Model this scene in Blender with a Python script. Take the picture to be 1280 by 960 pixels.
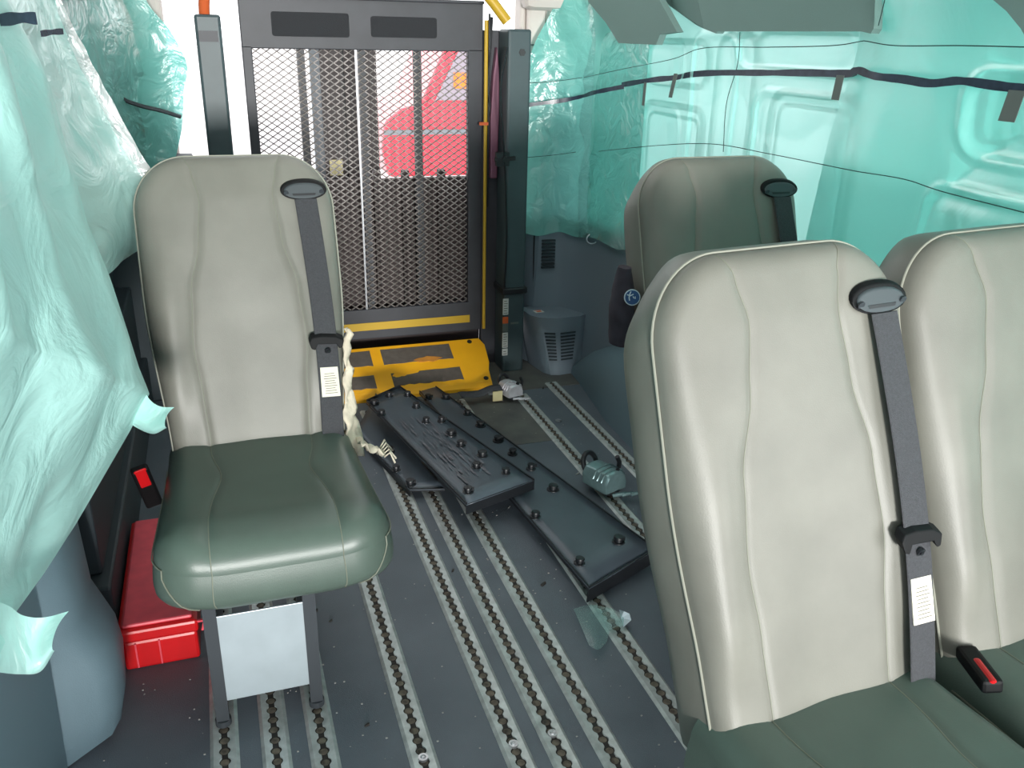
import bpy, bmesh, math, random
from mathutils import Vector, Matrix, noise
random.seed(7)
PI = math.pi
scene = bpy.context.scene
COL = scene.collection
for o in list(bpy.data.objects):
    bpy.data.objects.remove(o)

# ------------------------------------------------------------------ camera
YAW, PITCH, ROLL, FPX, CAM_H = 0.33188, 0.38531, 0.022556, 1078.535, 1.17
cy, sy = math.cos(YAW), math.sin(YAW)
FWD = Vector((sy*math.cos(PITCH), cy*math.cos(PITCH), -math.sin(PITCH)))
R0 = Vector((cy, -sy, 0)); U0 = R0.cross(FWD)
RGT = math.cos(ROLL)*R0 + math.sin(ROLL)*U0
UPV = -math.sin(ROLL)*R0 + math.cos(ROLL)*U0
CAM = Vector((0, 0, CAM_H))
cd = bpy.data.cameras.new('camera')
cam = bpy.data.objects.new('camera', cd); COL.objects.link(cam)
m = Matrix((RGT, UPV, -FWD)).transposed().to_4x4(); m.translation = CAM
cam.matrix_world = m
cd.sensor_width = 36; cd.lens = FPX/1280*36; cd.clip_start = 0.02; cd.clip_end = 300
scene.camera = cam

def ray(px, py): return FWD*FPX + RGT*(px-640) + UPV*(480-py)
def at_y(px, py, y): d = ray(px, py); return CAM + d*(y/d.y)
def at_x(px, py, x): d = ray(px, py); return CAM + d*(x/d.x)
def at_z(px, py, z): d = ray(px, py); return CAM + d*((z-CAM_H)/d.z)

# ------------------------------------------------------------------ world, lights, exposure
w = bpy.data.worlds.new('world'); scene.world = w; w.use_nodes = True
bg = w.node_tree.nodes['Background']
bg.inputs[0].default_value = (0.96, 0.98, 1.0, 1); bg.inputs[1].default_value = 2.5

def area(name, loc, target, sx, sy_, energy, color=(1, 1, 1)):
    l = bpy.data.lights.new(name, 'AREA'); l.shape = 'RECTANGLE'; l.size = sx; l.size_y = sy_
    l.energy = energy; l.color = color
    o = bpy.data.objects.new(name, l); COL.objects.link(o)
    o.location = loc
    o.rotation_euler = (Vector(target)-Vector(loc)).to_track_quat('-Z', 'Y').to_euler()
    return o
area('windscreen_daylight', (0.45, -3.2, 1.15), (0.4, 2.2, 0.7), 2.0, 0.9, 3, (1.0, 0.98, 0.95))
area('right_fill_light', (2.7, -1.9, 0.95), (0.1, 1.7, 0.7), 1.6, 1.0, 26, (1.0, 0.99, 0.97))  # added lamp on the right, raised to light the left film
area('front_key_light', (-0.35, -6.5, 0.98), (0.4, 1.5, 0.7), 1.3, 0.8, 720, (1.0, 0.99, 0.96))  # added key lamp ahead of the van, set so near seats shade the far one
area('rear_fill_light', (0.48, 2.1, 1.66), (0.48, 2.3, 0), 0.7, 1.2, 4, (1.0, 0.99, 0.97))  # unseen fill lamp added under the roof to brighten the rear

vs = scene.view_settings
scene.display_settings.display_device = 'sRGB'
vs.view_transform = 'Standard'; vs.look = 'None'; vs.gamma = 1.0; vs.use_curve_mapping = False
vs.exposure = 0.15

# ------------------------------------------------------------------ materials
def lin(c):
    return tuple(((v/255)/12.92 if v/255 <= 0.04045 else ((v/255+0.055)/1.055)**2.4) for v in c)
def mat(name, col, rough=0.5, metal=0.0, var=0.0, vscale=20, bump=0.0, bscale=200, spec=0.5, coat=0.0, col2=None, detail=4):
    m = bpy.data.materials.new(name); m.use_nodes = True
    nt = m.node_tree; N = nt.nodes; L = nt.links; b = N['Principled BSDF']
    c = lin(col); b.inputs['Base Color'].default_value = (*c, 1)
    b.inputs['Roughness'].default_value = rough; b.inputs['Metallic'].default_value = metal
    b.inputs['Specular IOR Level'].default_value = spec; b.inputs['Coat Weight'].default_value = coat
    tc = N.new('ShaderNodeTexCoord')
    if var > 0 or col2:
        n = N.new('ShaderNodeTexNoise'); n.inputs['Scale'].default_value = vscale; n.inputs['Detail'].default_value = detail
        L.new(tc.outputs['Object'], n.inputs['Vector'])
        r = N.new('ShaderNodeValToRGB'); L.new(n.outputs[0], r.inputs[0])
        r.color_ramp.elements[0].position = 0.3; r.color_ramp.elements[1].position = 0.72
        a = c if col2 else tuple(v*(1-var) for v in c)
        z = lin(col2) if col2 else tuple(min(1, v*(1+var)) for v in c)
        r.color_ramp.elements[0].color = (*a, 1); r.color_ramp.elements[1].color = (*z, 1)
        L.new(r.outputs[0], b.inputs['Base Color'])
    if bump > 0:
        n2 = N.new('ShaderNodeTexNoise'); n2.inputs['Scale'].default_value = bscale; n2.inputs['Detail'].default_value = 3
        L.new(tc.outputs['Object'], n2.inputs['Vector'])
        bp = N.new('ShaderNodeBump'); bp.inputs['Strength'].default_value = bump; bp.inputs['Distance'].default_value = 0.002
        L.new(n2.outputs[0], bp.inputs['Height']); L.new(bp.outputs[0], b.inputs['Normal'])
    return m

def film(name, col, tcol, transp, transl, rough=0.3, gloss=0.12, bscale=7, bstr=0.5):
    m = bpy.data.materials.new(name); m.use_nodes = True
    nt = m.node_tree; N = nt.nodes; L = nt.links; N.remove(N['Principled BSDF']); out = N['Material Output']
    tc = N.new('ShaderNodeTexCoord')
    n2 = N.new('ShaderNodeTexNoise'); n2.inputs['Scale'].default_value = bscale; n2.inputs['Detail'].default_value = 5
    n2.inputs['Distortion'].default_value = 1.2
    L.new(tc.outputs['Object'], n2.inputs['Vector'])
    bp = N.new('ShaderNodeBump'); bp.inputs['Strength'].default_value = bstr; bp.inputs['Distance'].default_value = 0.02
    L.new(n2.outputs[0], bp.inputs['Height'])
    d = N.new('ShaderNodeBsdfDiffuse'); d.inputs[0].default_value = (*lin(col), 1); L.new(bp.outputs[0], d.inputs['Normal'])
    t = N.new('ShaderNodeBsdfTranslucent'); t.inputs[0].default_value = (*lin(col), 1)
    x = N.new('ShaderNodeBsdfTransparent'); x.inputs[0].default_value = (*lin(tcol), 1)
    g = N.new('ShaderNodeBsdfGlossy'); g.inputs['Roughness'].default_value = rough; L.new(bp.outputs[0], g.inputs['Normal'])
    g.inputs[0].default_value = (1, 1, 1, 1)
    m1 = N.new('ShaderNodeMixShader'); m1.inputs[0].default_value = transl; L.new(d.outputs[0], m1.inputs[1]); L.new(t.outputs[0], m1.inputs[2])
    m2 = N.new('ShaderNodeMixShader'); m2.inputs[0].default_value = transp; L.new(m1.outputs[0], m2.inputs[1]); L.new(x.outputs[0], m2.inputs[2])
    lw = N.new('ShaderNodeLayerWeight'); lw.inputs[0].default_value = 0.35
    mm = N.new('ShaderNodeMath'); mm.operation = 'MULTIPLY_ADD'; mm.inputs[1].default_value = gloss*2; mm.inputs[2].default_value = gloss*0.4
    L.new(lw.outputs['Fresnel'], mm.inputs[0])
    m3 = N.new('ShaderNodeMixShader'); L.new(mm.outputs[0], m3.inputs[0]); L.new(m2.outputs[0], m3.inputs[1]); L.new(g.outputs[0], m3.inputs[2])
    L.new(m3.outputs[0], out.inputs[0])
    return m

M = {}
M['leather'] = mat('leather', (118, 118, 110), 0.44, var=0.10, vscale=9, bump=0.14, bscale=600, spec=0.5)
M['leather_shaded'] = mat('leather_shaded', (82, 97, 89), 0.36, var=0.10, vscale=9, bump=0.14, bscale=600, spec=0.5)  # darker copy of the leather, shade on the cushions put into the colour
M['piping'] = mat('piping', (148, 150, 138), 0.6)
M['seam'] = mat('seam_thread', (120, 124, 110), 0.6)
M['belt'] = mat('belt_webbing', (58, 60, 64), 0.75, var=0.2, vscale=300, bump=0.6, bscale=700)
M['black'] = mat('black_plastic', (30, 33, 37), 0.42, var=0.12, vscale=15)
M['latchblack'] = mat('latch_plastic', (12, 14, 16), 0.6, spec=0.25)
M['trim_rear_lit'] = mat('rear_trim_lightened', (116, 130, 141), 0.5, bump=0.2, bscale=500)  # copy of the grey trim, lightened to make up for weak light at the rear
M['panel'] = mat('panel_plastic', (76, 86, 95), 0.33, var=0.12, vscale=8, bump=0.15, bscale=60)
M['guide'] = mat('guide_plastic', (62, 70, 74), 0.5)
M['cream'] = mat('label_cloth', (225, 222, 205), 0.8, var=0.05)
M['ink'] = mat('ink', (120, 118, 108), 0.8)
M['red'] = mat('red_plastic', (206, 22, 28), 0.35, var=0.08)
M['redlid'] = mat('red_lid', (232, 84, 98), 0.45, var=0.1, vscale=30)
M['metal'] = mat('plate_steel', (172, 184, 190), 0.38, metal=0.35, var=0.05)
M['dark_metal'] = mat('dark_steel', (62, 67, 72), 0.45, metal=0.3)
M['chrome'] = mat('cast_metal', (190, 192, 196), 0.28, metal=0.85, var=0.15, vscale=60)
M['teal_metal'] = mat('teal_metal', (128, 156, 158), 0.25, metal=0.35, var=0.1, vscale=60)
M['castbright'] = mat('bright_cast_metal', (206, 206, 212), 0.28, metal=0.35, var=0.1, vscale=60)
M['rail'] = mat('rail_aluminium', (196, 203, 202), 0.42, metal=0.3, col2=(158, 164, 163), vscale=45)
M['groove'] = mat('rail_dirt', (52, 48, 45), 0.8, col2=(34, 32, 31), vscale=180)
M['holedirt'] = mat('hole_dirt', (124, 114, 100), 0.85, col2=(66, 60, 54), vscale=70)
M['floor'] = mat('floor_vinyl', (84, 93, 102), 0.5, col2=(100, 109, 118), vscale=6, bump=0.35, bscale=500, detail=8)
M['rearfloor'] = mat('rear_floor', (96, 98, 94), 0.7, col2=(74, 77, 76), vscale=12)
M['trim'] = mat('grey_trim', (98, 120, 130), 0.55, bump=0.2, bscale=500)
M['trimdark'] = mat('dark_trim', (44, 56, 62), 0.6, bump=0.2, bscale=500)
M['headliner'] = mat('headliner', (114, 141, 136), 0.85, bump=0.3, bscale=400)  # grey lining tinted teal, bounce light from the film put into the colour
M['ceil'] = mat('ceiling_lining', (205, 204, 196), 0.9)
M['white'] = mat('white_body_paint', (236, 240, 238), 0.45)
M['pillar'] = mat('pillar_trim', (205, 198, 192), 0.7)
M['lift'] = mat('lift_steel', (58, 60, 66), 0.5, var=0.12, vscale=14)
M['grip'] = mat('grip_tape', (40, 42, 46), 0.85, bump=0.4, bscale=400)
M['mesh'] = mat('mesh_steel', (120, 114, 110), 0.45, metal=0.3)
M['post'] = mat('post_steel', (62, 78, 82), 0.45, var=0.1, vscale=12)
M['yellow'] = mat('yellow_paint', (250, 178, 24), 0.45, var=0.08, vscale=10)
M['rod'] = mat('yellow_rod', (196, 160, 44), 0.45)
M['padbrown'] = mat('worn_grip_pad', (92, 84, 78), 0.85, var=0.15, vscale=50, bump=0.4, bscale=400)
M['wood'] = mat('bare_patch', (196, 130, 50), 0.7, var=0.2, vscale=40)
M['orange'] = mat('orange_sticker', (214, 100, 50), 0.6)
M['paper'] = mat('white_sticker', (205, 208, 204), 0.6)
M['mauve'] = mat('pink_glare_cover', (128, 84, 104), 0.5)  # mauve stands in for pink light reflected on the post's inner side
M['tape'] = mat('black_tape', (50, 60, 76), 0.25, var=0.2, vscale=60)
M['greytape'] = mat('grey_tape', (92, 102, 98), 0.6)
M['cord'] = mat('dark_cord', (30, 60, 58), 0.7)
M['foam'] = mat('torn_lining', (214, 206, 186), 0.9, var=0.15, vscale=40, bump=0.6, bscale=120)
M['silver'] = film('silver_fold', (222, 226, 226), (230, 240, 240), 0.05, 0.2, rough=0.22, gloss=0.5, bscale=14, bstr=0.9)
M['film_left'] = film('film_left', (192, 241, 234), (150, 240, 226), 0.06, 0.22, gloss=0.12, bscale=8, bstr=0.75)
M['film_right'] = film('film_right', (174, 240, 233), (200, 250, 245), 0.38, 0.35, gloss=0.10, bscale=4, bstr=0.35)
M['film_rear'] = film('film_rear', (136, 214, 205), (156, 230, 222), 0.16, 0.4, rough=0.25, gloss=0.16, bscale=14, bstr=0.6)
def skin():  # translucency added so outside light through the wall makes the film glow
    m = bpy.data.materials.new('translucent_body_skin'); m.use_nodes = True
    N = m.node_tree.nodes; L = m.node_tree.links; N.remove(N['Principled BSDF'])
    d = N.new('ShaderNodeBsdfDiffuse'); d.inputs[0].default_value = (0.88, 0.9, 0.89, 1)
    t = N.new('ShaderNodeBsdfTranslucent'); t.inputs[0].default_value = (0.88, 0.9, 0.89, 1)
    x = N.new('ShaderNodeMixShader'); x.inputs[0].default_value = 0.72
    L.new(d.outputs[0], x.inputs[1]); L.new(t.outputs[0], x.inputs[2]); L.new(x.outputs[0], N['Material Output'].inputs[0])
    return m
M['skin'] = skin()
M['clear'] = film('clear_film', (200, 232, 228), (226, 248, 246), 0.80, 0.3, gloss=0.10, bscale=8, bstr=0.4)
M['bag'] = mat('bag_cloth', (58, 52, 62), 0.9, var=0.2, vscale=30, bump=0.5, bscale=90)
M['blue'] = mat('badge_blue', (26, 74, 124), 0.45)
M['badgewhite'] = mat('badge_white', (200, 214, 222), 0.5)
M['carred'] = mat('car_red', (232, 40, 62), 0.3, coat=0.6)
M['glass'] = mat('car_glass', (150, 140, 150), 0.1)
M['amber'] = mat('amber_lens', (255, 130, 40), 0.3)
M['tyre'] = mat('tyre', (28, 28, 30), 0.8)
M['door'] = mat('door_panel', (66, 60, 60), 0.6, var=0.05)
M['doorpale'] = mat('door_pale', (120, 126, 132), 0.6)
M['asphalt'] = mat('ground_concrete', (222, 216, 216), 0.9, var=0.1, vscale=2)
M['brownplate'] = mat('outer_plate', (66, 54, 54), 0.6, var=0.12, vscale=8)
M['notice'] = mat('notice', (206, 196, 150), 0.7)
M['rubble'] = mat('rubble', (150, 150, 146), 0.8)

# ------------------------------------------------------------------ mesh helpers
class MB:
    def __init__(s): s.v = []; s.f = []
    def add(s, vs, fs):
        k = len(s.v); s.v += [tuple(v) for v in vs]; s.f += [tuple(i+k for i in f) for f in fs]; return s
    def box(s, c, d, rot=None):
        hx, hy, hz = d[0]/2, d[1]/2, d[2]/2
        p = [Vector((x, y, z)) for x in (-hx, hx) for y in (-hy, hy) for z in (-hz, hz)]
        if rot: p = [rot @ q for q in p]
        c = Vector(c)
        return s.add([q+c for q in p], [(0,1,3,2),(4,6,7,5),(0,4,5,1),(2,3,7,6),(0,2,6,4),(1,5,7,3)])
    def box2(s, a, b):
        return s.box([(a[i]+b[i])/2 for i in range(3)], [abs(b[i]-a[i]) for i in range(3)])
    def bar(s, a, b, wx, wy, up=(0, 0, 1)):
        a = Vector(a); b = Vector(b); d = (b-a); L = d.length; d.normalize()
        u = Vector(up); x = d.cross(u)
        if x.length < 1e-4: x = d.cross(Vector((1, 0, 0)))
        x.normalize(); y = x.cross(d)
        R = Matrix((x, d, y)).transposed()
        return s.box((a+b)/2, (wx, L, wy), R)
    def tube(s, pts, r, n=8, caps=True):
        pts = [Vector(p) for p in pts]; m = len(pts); vs = []; fs = []
        prev = None
        for i, p in enumerate(pts):
            d = (pts[min(i+1, m-1)]-pts[max(i-1, 0)])
            if d.length < 1e-9: d = Vector((0, 0, 1))
            d.normalize()
            if prev is None:
                x = d.cross(Vector((0, 0, 1)))
                if x.length < 0.05: x = d.cross(Vector((0, 1, 0)))
            else:
                x = prev - d*prev.dot(d)
            x.normalize(); prev = x; y = d.cross(x)
            rr = r[i] if isinstance(r, (list, tuple)) else r
            for k in range(n):
                a = 2*PI*k/n; vs.append(p + x*(rr*math.cos(a)) + y*(rr*math.sin(a)))
        for i in range(m-1):
            for k in range(n):
                fs.append((i*n+k, i*n+(k+1) % n, (i+1)*n+(k+1) % n, (i+1)*n+k))
        if caps:
            fs.append(tuple(reversed(range(n)))); fs.append(tuple((m-1)*n+k for k in range(n)))
        return s.add(vs, fs)
    def prism(s, poly, fn, h0, h1):
        n = len(poly)
        vs = [fn(p[0], p[1], h0) for p in poly] + [fn(p[0], p[1], h1) for p in poly]
        fs = [tuple(reversed(range(n))), tuple(range(n, 2*n))]
        for k in range(n): fs.append((k, (k+1) % n, n+(k+1) % n, n+k))
        return s.add(vs, fs)
    def grid(s, rows, close=False):
        n = len(rows); m = len(rows[0]); vs = [p for r in rows for p in r]; fs = []
        for i in range(n-1):
            for j in range(m-1 if not close else m):
                fs.append((i*m+j, i*m+(j+1) % m, (i+1)*m+(j+1) % m, (i+1)*m+j))
        return s.add(vs, fs)
    def disc(s, c, axis, r, h, n=16, r2=None):
        axis = Vector(axis).normalized(); c = Vector(c)
        return s.tube([c, c+axis*h], [r, r if r2 is None else r2], n)

def tag(o, label=None, cat=None, group=None, kind=None):
    if label: o['label'] = label
    if cat: o['category'] = cat
    if group: o['group'] = group
    if kind: o['kind'] = kind
    return o
def world_loc(o):
    v = Vector((0, 0, 0))
    while o is not None: v += o.location; o = o.parent
    return v
def obj(name, mb, material, parent=None, smooth=False, bevel=0.0, solid=0.0, seg=2, label=None, recalc=True, subsurf=0):
    """one mesh object; vertices are given in world coordinates"""
    me = bpy.data.meshes.new(name)
    org = world_loc(parent) if parent else Vector((0, 0, 0))
    me.from_pydata([Vector(v)-org for v in mb.v], [], mb.f)
    if recalc:
        bm = bmesh.new(); bm.from_mesh(me); bmesh.ops.recalc_face_normals(bm, faces=bm.faces); bm.to_mesh(me); bm.free()
    me.validate()
    o = bpy.data.objects.new(name, me); COL.objects.link(o)
    me.materials.append(M[material] if isinstance(material, str) else material)
    if smooth:
        for p in me.polygons: p.use_smooth = True
        if smooth != 'all':
            try: me.set_sharp_from_angle(angle=math.radians(40))
            except Exception: pass
    if solid:
        s = o.modifiers.new('solid', 'SOLIDIFY'); s.thickness = solid; s.offset = 0
    if bevel:
        b = o.modifiers.new('bevel', 'BEVEL'); b.width = bevel; b.segments = seg; b.limit_method = 'ANGLE'; b.angle_limit = math.radians(35)
    if subsurf:
        b = o.modifiers.new('sub', 'SUBSURF'); b.levels = subsurf; b.render_levels = subsurf
    if parent: o.parent = parent
    if label: o['label'] = label
    return o
def empty(name, loc, label=None, cat=None, group=None):
    o = bpy.data.objects.new(name, None); COL.objects.link(o); o.location = loc; o.empty_display_size = 0.05
    return tag(o, label, cat, group)
def struct(name, mb, material, parent=None, **k):
    o = obj(name, mb, material, parent, **k); o['kind'] = 'structure'; return o
def copy_tree(o, parent=None):
    c = o.copy(); COL.objects.link(c); c.parent = parent
    for ch in [x for x in KIDS.get(o.name, [])]: copy_tree(ch, c)
    return c
def rrect(w, h, r, n=5):
    out = []
    for cx, cy_, a0 in ((w/2-r, h/2-r, 0), (-w/2+r, h/2-r, 90), (-w/2+r, -h/2+r, 180), (w/2-r, -h/2+r, 270)):
        for k in range(n+1):
            a = math.radians(a0+90*k/n); out.append((cx+r*math.cos(a), cy_+r*math.sin(a)))
    return out
def sst(a, b, x):
    t = max(0, min(1, (x-a)/(b-a))); return t*t*(3-2*t)
def lerp(a, b, t): return a+(b-a)*t
def poly_at(pts, t):
    """point at fraction t (by length) on a polyline of Vectors"""
    L = [(pts[i+1]-pts[i]).length for i in range(len(pts)-1)]; T = sum(L)*t
    for i, l in enumerate(L):
        if T <= l or i == len(L)-1: return pts[i].lerp(pts[i+1], min(1, T/l if l else 0))
        T -= l
def smooth_poly(pts, n):
    """Catmull-Rom resampling"""
    pts = [Vector(p) for p in pts]; out = []
    P = [pts[0]*2-pts[1]] + pts + [pts[-1]*2-pts[-2]]
    m = len(pts)-1
    for k in range(n):
        u = k/(n-1)*m; i = min(int(u), m-1); t = u-i
        a, b, c, d = P[i], P[i+1], P[i+2], P[i+3]
        out.append(0.5*((2*b)+(c-a)*t+(2*a-5*b+4*c-d)*t*t+(3*b-a-3*c+d)*t**3))
    return out

# ================================================================== SETTING
XL, XR, YF, YR, ZC = -0.36, 1.34, -1.25, 3.06, 1.72
f = MB(); f.box2((XL-0.04, YF, -0.08), (XR+0.04, 3.12, 0.0))
struct('floor', f, 'floor')
f = MB(); f.box2((0.42, 2.66, 0.0), (1.30, 3.0, 0.0015)); f.box2((0.60, 2.25, 0.0), (0.91, 2.66, 0.0015))
struct('trim_1', f, 'rearfloor')
wl = MB(); wl.box2((XL-0.04, 0.0, 0), (XL, YR, ZC)); wl.box2((XL-0.04, YF, 0), (XL, 0.0, 0.8)); wl.box2((XL-0.04, YF, 1.45), (XL, 0, ZC))
struct('wall_left', wl, 'trim')
wr = MB(); wr.box2((XR, 0.36, 0), (XR+0.025, YR, ZC)); wr.box2((XR, YF, 1.55), (XR+0.025, 0.36, ZC)); wr.box2((XR, YF, 0), (XR+0.025, 0.36, 0.40))
wall_r = struct('wall_right', wr, 'skin')
c = MB(); c.box2((XL-0.04, YF, ZC), (XR+0.04, YR+0.06, ZC+0.04)); struct('ceiling', c, 'ceil')
wf = MB(); wf.box2((XL-0.04, YF-0.04, -0.08), (XR+0.025, YF, 0.30)); wf.box2((XL-0.04, YF-0.04, 1.42), (XR+0.025, YF, ZC+0.04)); wf.box2((1.0, YF-0.04, 0.30), (XR+0.025, YF, 1.42)); struct('wall_front', wf, 'trim')  # unseen front wall, added to cut the daylight falling on the near seats
# pressed frames of the white inner body side, seen through the film
def rr_frame(px, Xp=XR, r=0.05, n=5):
    """rounded rectangle from y0,y1,z0,z1 on plane x=Xp"""
    y0, y1, z0, z1 = px; out = []
    for (yy, zz, a0) in ((y1-r, z1-r, 0), (y0+r, z1-r, 90), (y0+r, z0+r, 180), (y1-r, z0+r, 270)):
        for k in range(n+1):
            a = math.radians(a0+90*k/n); out.append(Vector((Xp, yy+r*math.cos(a), zz+r*math.sin(a))))
    return out+[out[0]]
FRAMES = ((1.60, 1.93, 0.62, 1.055), (1.58, 2.02, 1.10, 1.19), (2.25, 2.62, 0.66, 0.98), (2.25, 2.62, 1.04, 1.16),
           (0.55, 1.24, 0.985, 1.13), (0.55, 1.30, 0.56, 0.93), (2.02, 2.2, 0.55, 1.18))
for fr in FRAMES:
    mb = MB(); mb.tube(rr_frame(fr, XR-0.004), 0.011, 6, caps=False)
    mb.tube(rr_frame((fr[0]+0.03, fr[1]-0.03, fr[2]+0.03, fr[3]-0.03), XR-0.002, 0.03), 0.006, 6, caps=False) if fr[1]-fr[0] > 0.2 and fr[3]-fr[2] > 0.12 else None
    obj('pressed_frame', mb, 'white', wall_r, smooth=True)
# rear corner pillars
p = MB(); p.box2((1.055, 2.98, 0.0), (1.12, 3.08, ZC)); p.box2((1.12, 2.98, 1.05), (XR, 3.08, ZC)); p.box2((1.035, 3.0, 0.3), (1.055, 3.07, ZC))
struct('trim_2', p, 'pillar', bevel=0.015)
p = MB(); p.box2((1.12, 3.0, 0.0), (XR, 3.02, 1.05)); struct('wall_rear', p, 'trim')
p = MB(); p.box2((XL, 2.98, 0), (-0.10, 3.08, ZC)); struct('trim_3', p, 'pillar', bevel=0.015)
s = MB(); s.box2((1.035, 2.974, 1.135), (1.12, 2.981, 1.139)); struct('trim_4', s, 'trimdark')
# rear right lower trim panel (dark plastic) with louvres
def rear_panel():
    rows = []
    for z in (0.0, 0.1, 0.2, 0.3, 0.4, 0.5, 0.56):
        r = []
        for x, y in ((1.02, 2.975), (1.06, 2.965), (1.085, 2.94), (1.10, 2.925), (1.16, 2.92), (1.20, 2.90), (1.235, 2.85), (1.26, 2.78), (1.285, 2.66), (1.295, 2.55), (1.30, 2.3), (1.30, 1.2), (1.30, 0.4)):
            r.append((x - 0.02*sst(0.5, 0.1, z)*(1 if y < 2.95 else 0), y, z))
        rows.append(r)
    rows.append([(q[0]+0.03, q[1]+0.02, 0.56) for q in rows[-1]])
    g = MB(); g.grid(rows); return g
tr = struct('trim_5', rear_panel(), 'trim_rear_lit', smooth=True)
for k in range(9):
    mb = MB(); mb.box((1.135, 2.917, 0.372+k*0.0125), (0.05, 0.012, 0.006)); obj('louvre', mb, 'trimdark', tr)
mb = MB(); mb.box((1.085, 2.938, 0.33), (0.003, 0.012, 0.42)); obj('joint_line', mb, 'black', tr)
# wheel arch hump
rows = []
for y, hh in ((2.80, 0.0), (2.78, 0.03), (2.74, 0.075), (2.68, 0.12), (2.60, 0.16), (2.50, 0.19), (2.35, 0.215), (2.15, 0.225), (1.95, 0.225), (1.7, 0.225), (1.4, 0.2), (1.2, 0.12), (1.1, 0.0)):
    r = []
    xin = 1.125+0.06*sst(2.2, 2.8, y)
    for k in range(9):
        a = k/8*PI/2
        r.append((lerp(1.29, xin, math.cos(a)**0.7 if k < 8 else 0) if hh > 0 else lerp(xin, 1.29, k/8), y, hh*math.sin(a)**0.7 if k else 0.0))
    rows.append(r)
g = MB(); g.grid(rows); struct('trim_6', g, 'trim', smooth='all')
# left lower side trim
g = MB()
g.prism([(0.3, 0.0), (1.275, 0.0), (1.32, 0.30), (1.30, 0.62), (0.3, 0.62)], lambda a, b, h: (h, a, b), -0.352, -0.334)
tl = struct('trim_7', g, 'trim', bevel=0.008)
rows = []
for z, x0, y0, y1 in ((0.005, -0.30, 1.285, 1.36), (0.03, -0.255, 1.29, 1.375), (0.08, -0.243, 1.30, 1.42), (0.14, -0.243, 1.31, 1.46), (0.18, -0.252, 1.315, 1.48), (0.235, -0.288, 1.32, 1.52), (0.36, -0.30, 1.325, 1.56), (0.5, -0.305, 1.33, 1.57), (0.75, -0.31, 1.33, 1.57)):
    rows.append([(XL, y0-0.02, z), (x0-0.035, y0, z), (x0-0.012, y0+0.02, z), (x0, y0+0.06, z), (x0, y1-0.03, z), (x0-0.012, y1, z), (XL, y1+0.02, z)])
g = MB(); g.grid(rows); g.add(rows[0], [tuple(range(7))]); struct('trim_8', g, 'trim', smooth=True)
g = MB(); g.box2((XL, 1.56, 0.0), (-0.335, 2.98, 0.78)); g.box2((XL, 1.57, 0.0), (-0.272, 2.9, 0.16)); g.box2((XL, 1.62, 0.16), (-0.29, 2.9, 0.40)); g.box2((XL, 1.80, 0.0), (-0.305, 1.93, 0.80)); g.box2((XL, 2.9, 0), (-0.06, 2.98, 0.80))
struct('trim_9', g, 'trimdark', bevel=0.006)
# upper right trim (headliner pieces hanging over the film)
def flat_from(pts, thick, material, name, n=(-1, 0, 0)):
    a = [Vector(p) for p in pts]; d = Vector(n)*thick
    mb = MB(); k = len(a)
    mb.add([q for q in a]+[q-d for q in a], [tuple(range(k)), tuple(range(2*k-1, k-1, -1))]+[(i, (i+1) % k, k+(i+1) % k, k+i) for i in range(k)])
    return struct(name, mb, material)
X1 = 1.22
flat_from([at_x(822, -6, X1+0.02), at_x(838, 8, X1+0.02), at_x(870, 31, X1+0.01), at_x(880, 36, X1), at_x(895, 42, X1), at_x(897, 39, X1), at_x(1075, 39, X1), at_x(1088, 42, X1), at_x(1092, 36, X1), at_x(1094, -3, X1), (X1, 1.46, 1.5), (X1, 2.3, 1.5)], 0.02, 'headliner', 'trim_10')
X2 = 1.19
flat_from([at_x(735, 2, X2), at_x(757, 28, X2), at_x(773, 54, X2), at_x(820, 56, X2), at_x(825, 43, X2), at_x(846, 40, X2), at_x(824, 0, X2), (X2, 2.25, 1.5), (X2, 2.75, 1.5)], 0.02, 'headliner', 'trim_11')
X3 = 1.17
flat_from([at_x(1232, -8, X3), at_x(1258, 14, X3), at_x(1276, 36, X3), at_x(1290, 62, X3), at_x(1330, 70, X3), (X3, 0.9, 1.45), (X3, 1.3, 1.45)], 0.02, 'headliner', 'trim_12')
g = MB(); g.box2((1.02, 2.90, 1.245), (XR, 2.99, 1.5)); struct('trim_13', g, 'pillar', bevel=0.03)
g = MB(); g.box2((XL, 1.6, 1.235), (-0.24, 2.95, 1.5)); struct('trim_14', g, 'headliner', bevel=0.02)

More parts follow.
